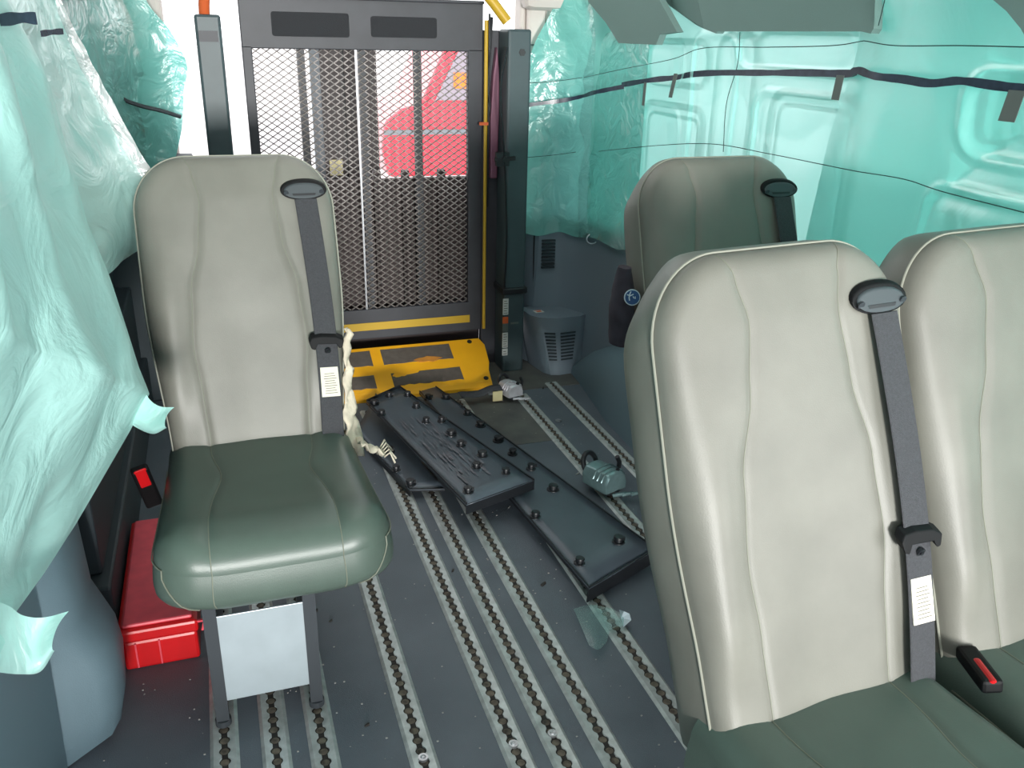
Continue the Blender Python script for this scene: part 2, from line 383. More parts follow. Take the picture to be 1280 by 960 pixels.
# ================================================================== FLOOR TRACKS
def make_track(x, y0, y1, hw=0.0245, n_extra=0):
    P = 0.0254; n = int((y1-y0)/P); y1 = y0+n*P
    pos = empty('floor_track', (x, (y0+y1)/2, 0))
    inner = []
    for k in range(n):
        for t in (0.0, 0.14, 0.32, 0.5, 0.68, 0.86):
            yy = y0+(k+t)*P
            u = (t-0.5)*P
            rad = 0.0099
            xx = max(0.0052, math.sqrt(max(0, rad*rad-u*u)))
            inner.append((xx, yy))
    inner.append((0.0052, y1))
    mb = MB(); h = 0.0055
    for sgn in (-1, 1):
        rows = [[], [], [], []]
        for xx, yy in inner:
            rows[0].append((x+sgn*xx, yy, 0.0015)); rows[1].append((x+sgn*xx, yy, h-0.001)); rows[2].append((x+sgn*(hw-0.006), yy, h)); rows[3].append((x+sgn*hw, yy, 0.001))
        mb.grid(rows)
    obj('rail', mb, 'rail', pos)
    mb = MB(); mb.box2((x-0.012, y0, 0.0008), (x+0.012, y1, 0.0016)); obj('groove', mb, 'groove', pos)
    mb = MB()
    for k in range(n):
        q = 0.0078*(0.92+0.12*random.random()); cx_ = x+random.uniform(-0.0008, 0.0004); cy_ = y0+(k+0.5)*P+random.uniform(-0.001, 0.001)
        ring = [(cx_+q*math.cos(a), cy_+q*math.sin(a), 0.0022) for a in [i*2*PI/10 for i in range(10)]]; mb.add(ring, [tuple(range(10))])
    obj('hole_dirt', mb, 'holedirt', pos)['kind'] = 'stuff'
    for k in range(n_extra):
        yy = y0+0.2+k*0.42+random.random()*0.03
        mb = MB(); mb.disc((x, yy, 0.003), (0, 0, 1), 0.0088, 0.005, 12); mb.tube([(x+0.004*math.cos(a), yy+0.004*math.sin(a), 0.008) for a in [i*PI/4 for i in range(9)]], 0.0012, 5)
        obj('screw', mb, 'chrome', pos)
    return pos
tracks = [(-0.085, 0.9, 2.6, 'floor track under the left front leg of the lone seat, by the red toolbox'),
          (0.0, 0.9, 2.6, 'floor track running under the middle of the steel plate of the lone seat'),
          (0.079, 0.9, 2.6, 'floor track under the right front leg of the lone seat'),
          (0.240, 0.9, 2.65, 'floor track standing alone just right of the lone seat cushion'),
          (0.399, 0.9, 2.65, 'leftmost of the three close floor tracks in the aisle'),
          (0.474, 0.9, 2.65, 'middle one of the three close floor tracks in the aisle'),
          (0.557, 0.55, 2.65, 'rightmost of the three close floor tracks in the aisle'),
          (0.712, 0.55, 2.65, 'floor track with the scrap of clear film lying over it'),
          (0.936, 1.3, 2.64, 'floor track with both metal retractors sitting on it'),
          (1.078, 1.3, 2.70, 'rearmost right floor track beside the wheel arch')]
for x, y0, y1, lab in tracks:
    tag(make_track(x, y0, y1, n_extra=1 if x < 0.5 else 0), lab, 'floor track', 'aluminium floor tracks with scalloped slots')

# ================================================================== SEATS
T = 0.357
ZJ = 0.37
def pillow(W, v_list, xs, ztop, r, R, height, side=0.10, bulge=0.007, steps=6):
    """rows of (x, v, h): front grid with columns aligned to two seams, then a side wall; returns rows, boundary list"""
    tA = [0, .02, .06, .12, .2, .3, .42, .56, .7, .82, .9, .95, .98, 1]
    tC = [.02, .05, .1, .18, .28, .39, .5, .61, .72, .82, .9, .95, .98]
    rows = []
    for v in v_list:
        wv = W(v)
        if v > ztop-r: wv = W(ztop-r)-r+math.sqrt(max(0, r*r-(v-(ztop-r))**2))
        s_ = min(xs(v), wv*0.86)
        xsn = [-wv+(wv-s_)*t for t in tA]+[-s_+2*s_*t for t in tC]+[wv-(wv-s_)*t for t in reversed(tA)]
        row = []
        for x in xsn:
            # distance to rounded outline
            qx = abs(x)-(W(min(v, ztop-r))-r); qv = v-(ztop-r)
            d = math.hypot(max(qx, 0), max(qv, 0))+min(max(qx, qv), 0)-r
            e = max(0.0, -d)
            k = min(e/R, 1.0)
            drop = -R*(1-math.sqrt(max(0, 1-(1-k)**2)))
            g = -0.0035*math.exp(-((abs(x)-s_)/0.006)**2)*min(1, e/0.03)
            row.append((x, v, drop+height(x, v, e)+g))
        rows.append(row)
    return rows
KIDS = {}
def reg(parent, o): KIDS.setdefault(parent.name, []).append(o); return o

seat = empty('bus_seat', (0, 0, 0))
def xs_back(z): 
    K = ((0.30, 0.100), (0.38, 0.098), (0.48, 0.103), (0.57, 0.112), (0.67, 0.105), (0.77, 0.081), (0.85, 0.072), (0.90, 0.082), (0.94, 0.098))
    for (a, p), (b, q) in zip(K, K[1:]):
        if z <= b: return p+(q-p)*sst(0, 1, (z-a)/(b-a))
    return K[-1][1]
def W_back(z): return 0.172+0.024*sst(0.33, 0.68, z)
def h_back(x, z, e):
    b = 0.012*math.exp(-((abs(x)-0.152)/0.026)**2)*sst(0.40, 0.50, z)*(1-sst(0.62, 0.85, z))
    c_ = -0.006*math.exp(-(x/0.06)**2)*(1-sst(0.55, 0.75, z))
    return 0.010*min(1, e/0.08)+b+c_
def back_pt(x, z, h): return Vector((x, T*(z-ZJ)-h, z+0.33*h))
ZT, RC = 0.932, 0.105
vl = [0.33+i*(ZT-RC-0.33)/26 for i in range(27)]+[ZT-RC+RC*math.sin(PI/2*k/14) for k in range(1, 15)]
rows = pillow(W_back, vl, xs_back, ZT, RC, 0.026, h_back)
G = [[back_pt(*q) for q in r] for r in rows]
mb = MB(); mb.grid(G)
bound = [r[0] for r in G]+G[-1][1:-1]+[r[-1] for r in reversed(G)]
cen = Vector((0, 0.12, 0.65))
TH = 0.098
nrm = Vector((0, 1, -0.33)).normalized()
ring_rows = []
for k in range(8):
    t = k/7
    out = 0.008*math.sin(PI*t) - 0.022*max(0, (t-0.7)/0.3)**2
    rr = []
    for p in bound:
        d = (p-cen); d.y = 0; d.normalize()
        cn = math.exp(-((p.z-0.885)/0.05)**2)*sst(0.09, 0.15, abs(p.x))
        rr.append(p+nrm*(TH*t)+d*(out-0.030*cn*t**1.3))
    ring_rows.append(rr)
mb.grid(ring_rows)
lastr = ring_rows[-1]; mb.add(lastr, [tuple(range(len(lastr)))])
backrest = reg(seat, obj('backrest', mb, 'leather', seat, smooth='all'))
pb = MB()
pp = []
for p in bound[1:-1]:
    d = (p-cen); d.y = 0; d.normalize(); pp.append(p+d*0.0015-nrm*0.001)
pb.tube(pp, 0.0018, 6); reg(backrest, obj('piping', pb, 'piping', backrest, smooth=True))
nA = 14
for idx in (13, 13+13+1):
    sb = MB(); sb.tube([G[i][idx]+Vector((0, -0.0002, 0)) for i in range(2, len(G)-2)], 0.0008, 5); reg(backrest, obj('seam', sb, 'seam', backrest, smooth=True))
# cushion: v runs from the back (0) to the front (0.48)
def W_cush(v): return 0.186+0.012*sst(0.05, 0.40, v)
def xs_cush(v): return 0.100-0.018*math.exp(-((v-0.20)/0.07)**2)+0.006*sst(0.25, 0.4, v)
VT, RV = 0.475, 0.075
def h_cush(x, v, e): return 0.010*min(1, e/0.1)+0.007*math.exp(-((abs(x)-0.15)/0.04)**2)+0.008*math.exp(-((v-0.40)/0.06)**2)
def cush_pt(x, v, h): return Vector((x, 0.05-v, 0.372+h+0.012*v/0.475))
vl2 = [i*(VT-RV)/20 for i in range(21)]+[VT-RV+RV*math.sin(PI/2*k/14) for k in range(1, 15)]
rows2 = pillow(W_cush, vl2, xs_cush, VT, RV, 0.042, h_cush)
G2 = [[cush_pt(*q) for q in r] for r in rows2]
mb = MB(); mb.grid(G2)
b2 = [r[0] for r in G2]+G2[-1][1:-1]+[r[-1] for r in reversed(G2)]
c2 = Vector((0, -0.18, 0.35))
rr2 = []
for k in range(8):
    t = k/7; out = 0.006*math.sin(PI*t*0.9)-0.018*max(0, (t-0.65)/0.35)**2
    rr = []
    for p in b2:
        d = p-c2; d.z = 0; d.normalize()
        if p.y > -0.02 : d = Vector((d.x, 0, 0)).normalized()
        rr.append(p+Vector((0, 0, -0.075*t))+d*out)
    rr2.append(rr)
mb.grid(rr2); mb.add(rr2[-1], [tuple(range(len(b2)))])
cushion = reg(seat, obj('cushion', mb, 'leather_shaded', seat, smooth='all'))
for idx in (13, 27):
    j = len(G2)-1+idx   # boundary index below this seam
    sb = MB(); col = [G2[i][idx]+Vector((0, 0, 0.0003)) for i in range(2, len(G2))]
    jj = len(G2)-1+idx
    down = [rr2[k][jj]+Vector((0, -0.0006, 0)) for k in range(1, 7)]
    sb.tube(col+down, 0.0009, 5); reg(cushion, obj('seam', sb, 'seam', cushion, smooth=True))
for sgn in (0, 1):
    ids = list(range(3, len(G2)-8))
    pts = [(rr2[0][i] if sgn == 0 else rr2[0][len(b2)-1-i])+Vector(((-1 if sgn == 0 else 1)*0.0015, 0, 0.004)) for i in ids]
    i0 = ids[-1]
    for k in range(1, 8):
        ii = min(i0+int(k*0.9), len(G2)-1); pts.append((rr2[k][ii] if sgn == 0 else rr2[k][len(b2)-1-ii])+Vector(((-1 if sgn == 0 else 1)*0.001, -0.001, 0)))
    sb = MB(); sb.tube(pts, 0.0012, 5); reg(cushion, obj('edge_seam', sb, 'seam', cushion, smooth=True))
# belt
def back_surf(x, z):
    return T*(z-ZJ)-0.010-h_back(x, z, 0.08)+0.006
BX = 0.137
bp = []
for i in range(26):
    z = lerp(0.845, 0.365, i/25)
    off = 0.004+0.010*math.sin(PI*i/25)
    xx = BX+0.012*math.sin(PI*min(1, i/25*1.0)*0.8)
    bp.append((xx, T*(z-ZJ)-0.0165-off, z))
mb = MB(); ra = []
for x_, y_, z_ in bp: ra.append([(x_-0.0225, y_, z_), (x_-0.021, y_-0.0012, z_), (x_+0.021, y_-0.0012, z_), (x_+0.0225, y_, z_), (x_+0.021, y_+0.0012, z_), (x_-0.021, y_+0.0012, z_)])
mb.grid(ra, close=True); belt = reg(seat, obj('seat_belt', mb, 'belt', seat))
def belt_at(z):
    for a, b_ in zip(bp, bp[1:]):
        if b_[2] <= z <= a[2]:
            t = (z-a[2])/(b_[2]-a[2]); return Vector(a).lerp(Vector(b_), t)
def onbelt(x, z_, h, zc):
    p = belt_at(zc); return Vector((p.x+x, p.y+T*z_-h*0.94, zc+z_-h*0.33))
lb = MB(); poly = [(-0.019, -0.029), (0.019, -0.030), (0.0185, 0.028), (-0.0175, 0.029)]
lb.prism(poly, lambda a, b_, h: onbelt(a, b_, h, 0.490), 0.001, 0.003)
lab = reg(belt, obj('belt_label', lb, 'cream', belt, label='cream cloth label'))
ln = MB()
for k in range(9):
    ln.box(onbelt(0.0005*(k % 3), 0.016-k*0.0048, 0.0032, 0.490), (0.020+0.003*((k*7) % 3), 0.0006, 0.0011))
reg(belt, obj('label_print', ln, 'ink', belt))
lt = MB()
pl = [(-0.036, 0.003), (-0.030, 0.012), (-0.010, 0.014), (0.020, 0.011), (0.036, 0.003), (0.032, -0.011), (0.024, -0.013), (0.020, -0.004), (-0.018, -0.002), (-0.024, -0.013), (-0.032, -0.010)]
lt.prism(pl, lambda a, b_, h: onbelt(a, b_, h, 0.572), -0.006, 0.012)
tong = reg(seat, obj('belt_latch', lt, 'latchblack', seat, bevel=0.002))
rv = MB(); rv.disc(onbelt(0.001, -0.020, 0.001, 0.572), (0, -0.94, -0.33), 0.0065, 0.004, 14); rv.disc(onbelt(0.001, -0.020, 0.004, 0.572), (0, -0.94, -0.33), 0.003, 0.003, 10)
reg(tong, obj('rivet', rv, 'black', tong, smooth=True))
gd = MB(); ov = []
for k in range(28):
    a = 2*PI*k/28; ov.append((0.047*math.copysign(abs(math.cos(a))**0.85, math.cos(a)), 0.0200*math.sin(a)*(1 if math.sin(a) > 0 else 0.9)))
def ong(a, b_, h): return Vector((0.135+a, T*(0.862+b_-ZJ)-0.012-h*0.94, 0.862+b_-h*0.33))
gd.prism(ov, ong, -0.004, 0.006); guide_rim = reg(seat, obj('belt_guide', gd, 'latchblack', seat, bevel=0.002))
gd = MB(); gd.prism([(a*0.86, b_*0.78) for a, b_ in ov], ong, 0.004, 0.0095); reg(guide_rim, obj('guide_face', gd, 'guide', guide_rim, bevel=0.002))
gd = MB(); gd.prism([(-0.024, -0.003), (0.024, -0.003), (0.022, -0.007), (-0.022, -0.007)], ong, 0.0095, 0.0103); reg(guide_rim, obj('belt_slot', gd, 'black', guide_rim))
for sx in (-1, 1):
    gd = MB(); gd.disc(ong(sx*0.036, -0.001, 0.0095), (0, -0.94, -0.33), 0.0052, 0.002, 12); reg(guide_rim, obj('screw', gd, 'dark_metal', guide_rim, smooth=True))
# frame, pan, legs
fb = MB(); fb.box2((-0.17, -0.36, 0.262), (0.17, 0.06, 0.30)); reg(seat, obj('seat_pan', fb, 'black', seat, bevel=0.006))
for lx in (-0.1205, 0.0445):
    lg = MB(); lg.bar((lx, -0.385, 0.0105), (lx, -0.385, 0.27), 0.022, 0.018, (0, 1, 0)); lg.disc((lx, -0.385, 0.0095), (0, 0, 1), 0.014, 0.012, 14)
    reg(seat, obj('leg', lg, 'dark_metal', seat))
    lg = MB(); lg.bar((lx, 0.0, 0.0105), (lx, 0.0, 0.27), 0.022, 0.018, (0, 1, 0)); lg.disc((lx, 0.0, 0.0095), (0, 0, 1), 0.014, 0.012, 14)
    reg(seat, obj('leg', lg, 'dark_metal', seat))
    lg = MB(); lg.bar((lx, -0.385, 0.035), (lx, 0.0, 0.035), 0.014, 0.022); reg(seat, obj('side_rail', lg, 'dark_metal', seat))

def add_buckle(root, a, b_, t, rw=0.026, rl=0.052, bw=0.034):
    a = Vector(a); b_ = Vector(b_); t = Vector(t).normalized(); d = (b_-a).normalized(); sd = d.cross(t).normalized()
    R = Matrix((sd, d, t)).transposed()
    bk = MB(); bk.bar(a, b_, bw, 0.020, t); q = obj('belt_buckle', bk, 'latchblack', root, bevel=0.005)
    bk = MB(); bk.box(b_+t*0.006-d*(rl/2+0.004), (rw, rl, 0.014), R); obj('release_button', bk, 'red', q, bevel=0.004, label='red release button')

def place(o, loc, label):
    o.location = loc
    return tag(o, label, 'seat', 'grey green leather bus seats')
sB = copy_tree(seat); sA = copy_tree(seat); sC = copy_tree(seat)
place(seat, (0.036, 1.69, 0), 'lone grey green leather seat on the left with torn white lining and steel plate below')
place(sA, (0.696, 0.70, 0), 'large near grey green leather seat at the aisle side of the front right pair')
place(sB, (1.095, 0.725, 0), 'grey green leather seat cut by the right edge of the frame, beside the right wall')
place(sC, (1.060, 1.50, 0), 'farther grey green leather seat standing alone before the right wall film, mostly hidden')
for q in (sA, sB): q.rotation_euler = (0, math.radians(-1.2), math.radians(3.2))
sA.scale = (0.95, 1, 1)
add_buckle(seat, (-0.190, 1.735, 0.24), (-0.205, 1.70, 0.345), (0.1, -0.9, 0.3))
p0_, p1_ = at_z(1208, 797, 0.396), at_z(1237, 849, 0.396); add_buckle(sB, p0_+Vector((0, 0.0, -0.010)), p1_, (-0.25, -0.3, 0.9), 0.011, 0.055, 0.028)
LS = seat.location
def lo(x, y, z): return Vector((x, y, z))
# extras on the lone seat (world coordinates)
mb = MB(); mb.box((0.0, 1.30, 0.153), (0.153, 0.004, 0.180)); obj('front_plate', mb, 'metal', seat, bevel=0.001, label='bare steel plate')
rows = []
for i in range(26):
    t = i/25; z = lerp(0.58, 0.33, t); y = 1.69+T*(z-ZJ)+0.02; x0 = 0.036+W_back(z)+0.001+0.002*math.sin(i*1.7)
    wd = 0.012+0.034*t**2+0.006*noise.noise(Vector((i*0.6, 1, 0)))
    r = []
    for k in range(6):
        u = k/5
        r.append((x0+wd*u+0.004*math.sin(u*6+i), y-0.015+0.04*u*t+0.006*math.sin(i*0.9+u*4), z-0.025*u*t*(1+0.5*math.sin(i*1.3))))
    rows.append(r)
mb = MB(); mb.grid(rows)
torn = obj('torn_lining', mb, 'foam', seat, smooth='all', solid=0.004, label='torn white lining along the right edge')
rows = []
for i in range(14):
    t = i/13; p = Vector((0.232, 1.66, 0.372)).lerp(Vector((0.285, 1.665, 0.335)), t)
    rows.append([(p.x+0.003*math.sin(i), p.y+(k/4-0.5)*0.09*(1-0.6*t), p.z+0.008*math.sin(k*1.5+i*0.8)-0.02*(k/4)) for k in range(5)])
mb = MB(); mb.grid(rows)
for k in range(5):
    a = Vector((0.282, 1.64+0.012*k, 0.33)); mb.tube([a, a+Vector((0.012, 0.004*k, 0.008)), a+Vector((0.02+0.006*(k % 2), 0.008*k-0.01, -0.012))], 0.0012, 4)
obj('torn_flap', mb, 'foam', seat, smooth='all', solid=0.003)

# ================================================================== WHEELCHAIR LIFT
lift = empty('wheelchair_lift', (0.48, 2.95, 0), 'folded wheelchair lift with expanded metal platform filling the rear doorway', 'lift')
YP = 2.965
def LB(name, boxes, material, parent=lift, bevel=0.0, label=None):
    mb = MB()
    for a, b_ in boxes: mb.box2(a, b_)
    return obj(name, mb, material, parent, bevel=bevel, label=label)
x0, x1 = 0.118, 0.893
fr = LB('platform_frame', [((x0, YP, 1.112), (x1, YP+0.03, 1.262)), ((x0, YP, 0.135), (x1, YP+0.03, 0.245)), ((x0, YP, 0.24), (x0+0.03, YP+0.03, 1.12)), ((0.842, YP, 0.24), (x1, YP+0.03, 1.12)),
                          ((x0, YP-0.012, 1.258), (x1, YP+0.03, 1.268))], 'lift', bevel=0.003)
for a, b_ in ((at_y(338, 14, YP), at_y(437, 47, YP)), (at_y(463, 20, YP), at_y(546, 48, YP))):
    mb = MB(); cx_, cz_ = (a.x+b_.x)/2, (a.z+b_.z)/2
    mb.prism(rrect(b_.x-a.x, a.z-b_.z, 0.008), lambda u, v, h: (cx_+u, YP-h, cz_+v), 0.0, 0.003); obj('grip_pad', mb, 'grip', fr)
LB('yellow_stripe', [((x0+0.02, YP-0.003, 0.168), (0.848, YP, 0.196))], 'rod', fr, label='yellow stripe along the foot')
for k in range(24):
    pass
# expanded mesh
mb = MB(); P, Q = 0.0318, 0.0215; xa, xb, za, zb = x0+0.025, 0.845, 0.243, 1.115
nx, nz = int((xb-xa)/P)+1, int((zb-za)/Q)+1
def strand(a, b_):
    a = Vector(a); b_ = Vector(b_)
    d = (b_-a); t = 0.0011
    up = Vector((0, 0, t)); dep = Vector((0, 0.0045, 0.0022))
    q = [a-up, b_-up, b_+up, a+up]
    mb.add(q+[v+dep for v in q], [(0, 1, 2, 3), (7, 6, 5, 4), (3, 2, 6, 7), (4, 5, 1, 0)])
for i in range(nx):
    for j in range(nz):
        cx_, cz_ = xa+i*P, za+j*Q
        if cx_+P > xb+0.01: continue
        l_, r_, tp, bt = (cx_, YP+0.012, cz_+Q/2), (cx_+P, YP+0.012, cz_+Q/2), (cx_+P/2, YP+0.010, cz_+Q), (cx_+P/2, YP+0.010, cz_)
        strand(l_, tp); strand(tp, r_); strand(l_, bt); strand(bt, r_)
me_ = obj('expanded_mesh', mb, 'mesh', lift, recalc=False); me_['kind'] = 'stuff'
for px in (381, 455, 523):
    xx = at_y(px, 150, YP+0.03).x
    LB('mesh_bar', [((xx-0.012, YP+0.022, 0.2), (xx+0.012, YP+0.05, 1.13))], 'lift')
LB('mesh_bar', [((at_y(448.5, 150, YP).x-0.003, YP+0.004, 0.24), (at_y(448.5, 150, YP).x+0.003, YP+0.009, 1.115))], 'chrome')
LB('outer_plate', [((x0, YP+0.09, -0.06), (x1+0.02, YP+0.11, 0.69))], 'brownplate', bevel=0.004)
for xx in (0.25, 0.52, 0.62, 0.75): LB('plate_rib', [((xx, YP+0.06, 0.16), (xx+0.025, YP+0.09, 0.72))], 'brownplate')
# posts
pl_ = MB(); pl_.box2((-0.012, 2.88, 0.0), (0.062, 2.97, 1.205)); post_l = obj('post', pl_, 'post', lift, bevel=0.008)
mb = MB(); mb.box2((-0.004, 2.876, 1.13), (0.05, 2.884, 1.16)); obj('post_bracket', mb, 'lift', post_l)
mb = MB(); mb.tube([(0.018, 2.92, 1.20), (0.02, 2.90, 1.23), (0.03, 2.87, 1.30)], 0.016, 12); obj('handle_grip', mb, 'orange', lift, smooth=True, label='orange grip end')
pr = MB(); pr.box2((0.942, 2.845, 0.0), (1.022, 2.95, 1.185)); post_r = obj('post', pr, 'post', lift, bevel=0.008)
mb = MB(); mb.box2((0.890, 2.955, 0.0), (1.0, 2.985, 1.18)); obj('guide_rail', mb, 'lift', post_r, bevel=0.004)
mb = MB(); mb.prism([(0.912, 0.70), (0.936, 0.70), (0.940, 0.9), (0.938, 1.06), (0.930, 1.13), (0.918, 1.04), (0.910, 0.9)], lambda a, b_, h: (a, h, b_), 2.925, 2.954); obj('pink_glare_cover', mb, 'mauve', post_r, bevel=0.004)  # pink glare beside the post, built as a solid coloured piece
mb = MB(); mb.disc((0.99, 2.846, 1.115), (0, -1, 0), 0.012, 0.003, 6); obj('post_hole', mb, 'black', post_r)
mb = MB(); mb.box2((0.935, 2.838, 0.30), (1.03, 2.95, 0.325)); obj('post_collar', mb, 'black', post_r, bevel=0.006)
mb = MB(); mb.box2((0.905, 2.835, 0.755), (0.95, 2.855, 0.80)); mb.disc((0.935, 2.838, 0.778), (0, -1, 0), 0.010, 0.008, 12); mb.bar((0.90, 2.84, 0.775), (0.97, 2.835, 0.78), 0.012, 0.012); obj('latch', mb, 'black', post_r)
mb = MB(); mb.tube(smooth_poly([(0.935, 2.838, 1.13), (0.915, 2.84, 1.0), (0.925, 2.838, 0.86), (0.938, 2.836, 0.7), (0.945, 2.836, 0.5), (0.94, 2.836, 0.33)], 24), 0.004, 6); obj('cable', mb, 'black', post_r, smooth=True)
for k, (z0, z1, mm_, lb_) in enumerate(((0.225, 0.285, 'paper', 'white sticker'), (0.192, 0.216, 'orange', 'orange warning sticker'), (0.160, 0.190, 'greytape', None), (0.098, 0.156, 'paper', None), (0.068, 0.094, 'paper', None))):
    mb = MB(); mb.box2((0.9385, 2.8425, z0), (0.9595, 2.8452, z1)); st = obj('sticker', mb, mm_, post_r, label=lb_)
    if mm_ == 'paper':
        mb = MB()
        for q in range(max(2, int((z1-z0)/0.009))): mb.box2((0.942, 2.8417, z0+0.005+q*0.009), (0.956-0.003*(q % 2), 2.8426, z0+0.0075+q*0.009))
        obj('sticker_print', mb, 'ink', post_r)
mb = MB(); mb.box((0.985, 2.8447, 0.19), (0.03, 0.001, 0.007)); obj('post_mark', mb, 'greytape', post_r)
mb = MB(); mb.tube([(0.893, 2.93, 1.21), (0.893, 2.93, 0.85)], 0.0065, 8); mb.tube([(0.893, 2.93, 0.85), (0.893, 2.93, 0.15)], 0.006, 8); rod = obj('yellow_rod', mb, 'rod', lift, smooth=True, label='yellow rod')
mb = MB(); mb.box((0.885, 2.925, 0.885), (0.03, 0.01, 0.01)); obj('rod_clip', mb, 'orange', rod)
mb = MB(); mb.tube([(0.905, 2.935, 1.23), (0.905, 2.935, 0.6)], 0.004, 6); mb.tube([(0.915, 2.94, 1.22), (0.90, 2.93, 1.0), (0.915, 2.94, 0.9)], 0.005, 6); obj('hose', mb, 'black', lift, smooth=True)
mb = MB(); mb.tube([at_y(604, -12, 2.86), at_y(617, 4, 2.85), at_y(634, 27, 2.84)], [0.017, 0.0165, 0.0165], 14); obj('handle_grip', mb, 'rod', lift, smooth=True, label='yellow grip end')
# bridge plate (yellow ramp)
A = Vector((0.865, 2.722, 0.022)); B_ = Vector((0.885, 2.935, 0.112)); Lx = 0.10
slope = (B_.z-A.z)/(B_.y-A.y)
def ramp(x, y, h): return Vector((x, y, A.z+(y-A.y)*slope+h))
mb = MB(); poly = [(Lx, 2.722), (0.862, 2.722), (0.868, 2.78), (0.880, 2.815), (0.888, 2.90), (0.875, 2.935), (Lx, 2.935)]
mb.prism(poly, lambda a, b_, h: ramp(a, b_, h), -0.010, 0.0)
bridge = obj('bridge_plate', mb, 'yellow', lift, bevel=0.002, label='yellow bridge plate with worn grip pads')
mb = MB(); mb.prism([(Lx, 2.70), (0.858, 2.70), (0.862, 2.722), (Lx, 2.722)], lambda a, b_, h: (a, b_, 0.0)if h < 0 else ramp(a, b_, 0), -1, 0); obj('plate_lip', mb, 'yellow', bridge)
def irregular(x0_, x1_, y0_, y1_, jag):
    pts = []
    for k in range(15): pts.append((lerp(x0_, x1_, k/14), y0_+(random.random()*jag if 0 < k < 14 else 0)))
    for k in range(15): pts.append((lerp(x1_, x0_, k/14), y1_-(random.random()*jag*0.3 if 0 < k < 14 else 0)))
    return pts
for (a0, a1, b0, b1, jg) in ((0.50, 0.755, 2.845, 2.918, 0.004), (0.515, 0.765, 2.742, 2.802, 0.006), (0.20, 0.462, 2.845, 2.918, 0.004), (0.20, 0.455, 2.742, 2.802, 0.005)):
    mb = MB(); mb.prism(irregular(a0, a1, b0, b1, jg), lambda a, b_, h: ramp(a, b_, h), -0.001, 0.0016); obj('grip_pad', mb, 'padbrown', bridge)
for (cx_, cy_, rx, ry) in ((0.66, 2.853, 0.055, 0.016), (0.57, 2.797, 0.05, 0.010), (0.54, 2.79, 0.03, 0.012)):
    mb = MB(); mb.prism([(cx_+rx*math.cos(a)*(0.6+0.4*random.random()), cy_+ry*math.sin(a)*(0.5+0.5*random.random())) for a in [i*2*PI/16 for i in range(16)]], lambda a, b_, h: ramp(a, b_, h), 0.0005, 0.0022); obj('bare_patch', mb, 'wood' if cx_ > 0.6 else 'yellow', bridge)
for (cx_, cy_) in ((0.845, 2.738), (0.835, 2.92)):
    mb = MB(); mb.disc(ramp(cx_, cy_, -0.001), (0, -slope, 1), 0.009, 0.003, 12); obj('bolt_hole', mb, 'black', bridge)

# ================================================================== CORNER COVER BOX
cb = empty('corner_cover', (1.14, 2.85, 0), 'grey plastic corner cover box with two vents beside the lift post', 'cover')
mb = MB()
base = [(1.07, 2.90), (1.085, 2.80), (1.105, 2.768), (1.135, 2.758), (1.19, 2.765), (1.235, 2.80), (1.25, 2.86), (1.25, 2.92), (1.07, 2.92)]
top = [(1.032, 2.935), (1.04, 2.83), (1.062, 2.795), (1.12, 2.768), (1.215, 2.775), (1.262, 2.80), (1.275, 2.84), (1.275, 2.935), (1.032, 2.935)]
rws = []
for t in (0, 0.1, 0.35, 0.65, 0.92, 1.0):
    rws.append([(lerp(a[0], b_[0], t), lerp(a[1], b_[1], t), 0.002+0.218*t) for a, b_ in zip(base, top)])
mb.grid(rws, close=True); mb.add(rws[-1], [tuple(range(9))]); mb.add(rws[0], [tuple(reversed(range(9)))])
body = obj('cover_body', mb, 'trim_rear_lit', cb, smooth=True, bevel=0.006)
for e0, e1 in ((2, 3), (3, 4)):
    mb = MB()
    for k in range(9):
        z = 0.062+0.0125*k; t = (z-0.002)/0.218
        q = [Vector((lerp(base[e][0], top[e][0], t), lerp(base[e][1], top[e][1], t), z)) for e in (e0, e1)]
        d = q[1]-q[0]; mb.box((q[0]+q[1])/2, (d.length*0.72, 0.006, 0.0055), Matrix.Rotation(math.atan2(d.y, d.x), 3, 'Z'))
    obj('vent', mb, 'trimdark', body)
mb = MB(); mb.box((1.085, 2.865, 0.2205), (0.034, 0.028, 0.001), Matrix.Rotation(0.1, 3, 'Z')); stk = obj('sticker', mb, 'paper', body)
mb = MB(); mb.box((1.085, 2.862, 0.2212), (0.018, 0.012, 0.0008), Matrix.Rotation(0.1, 3, 'Z')); mb.box((1.085, 2.876, 0.2212), (0.026, 0.004, 0.0008)); obj('sticker_print', mb, 'orange', body)

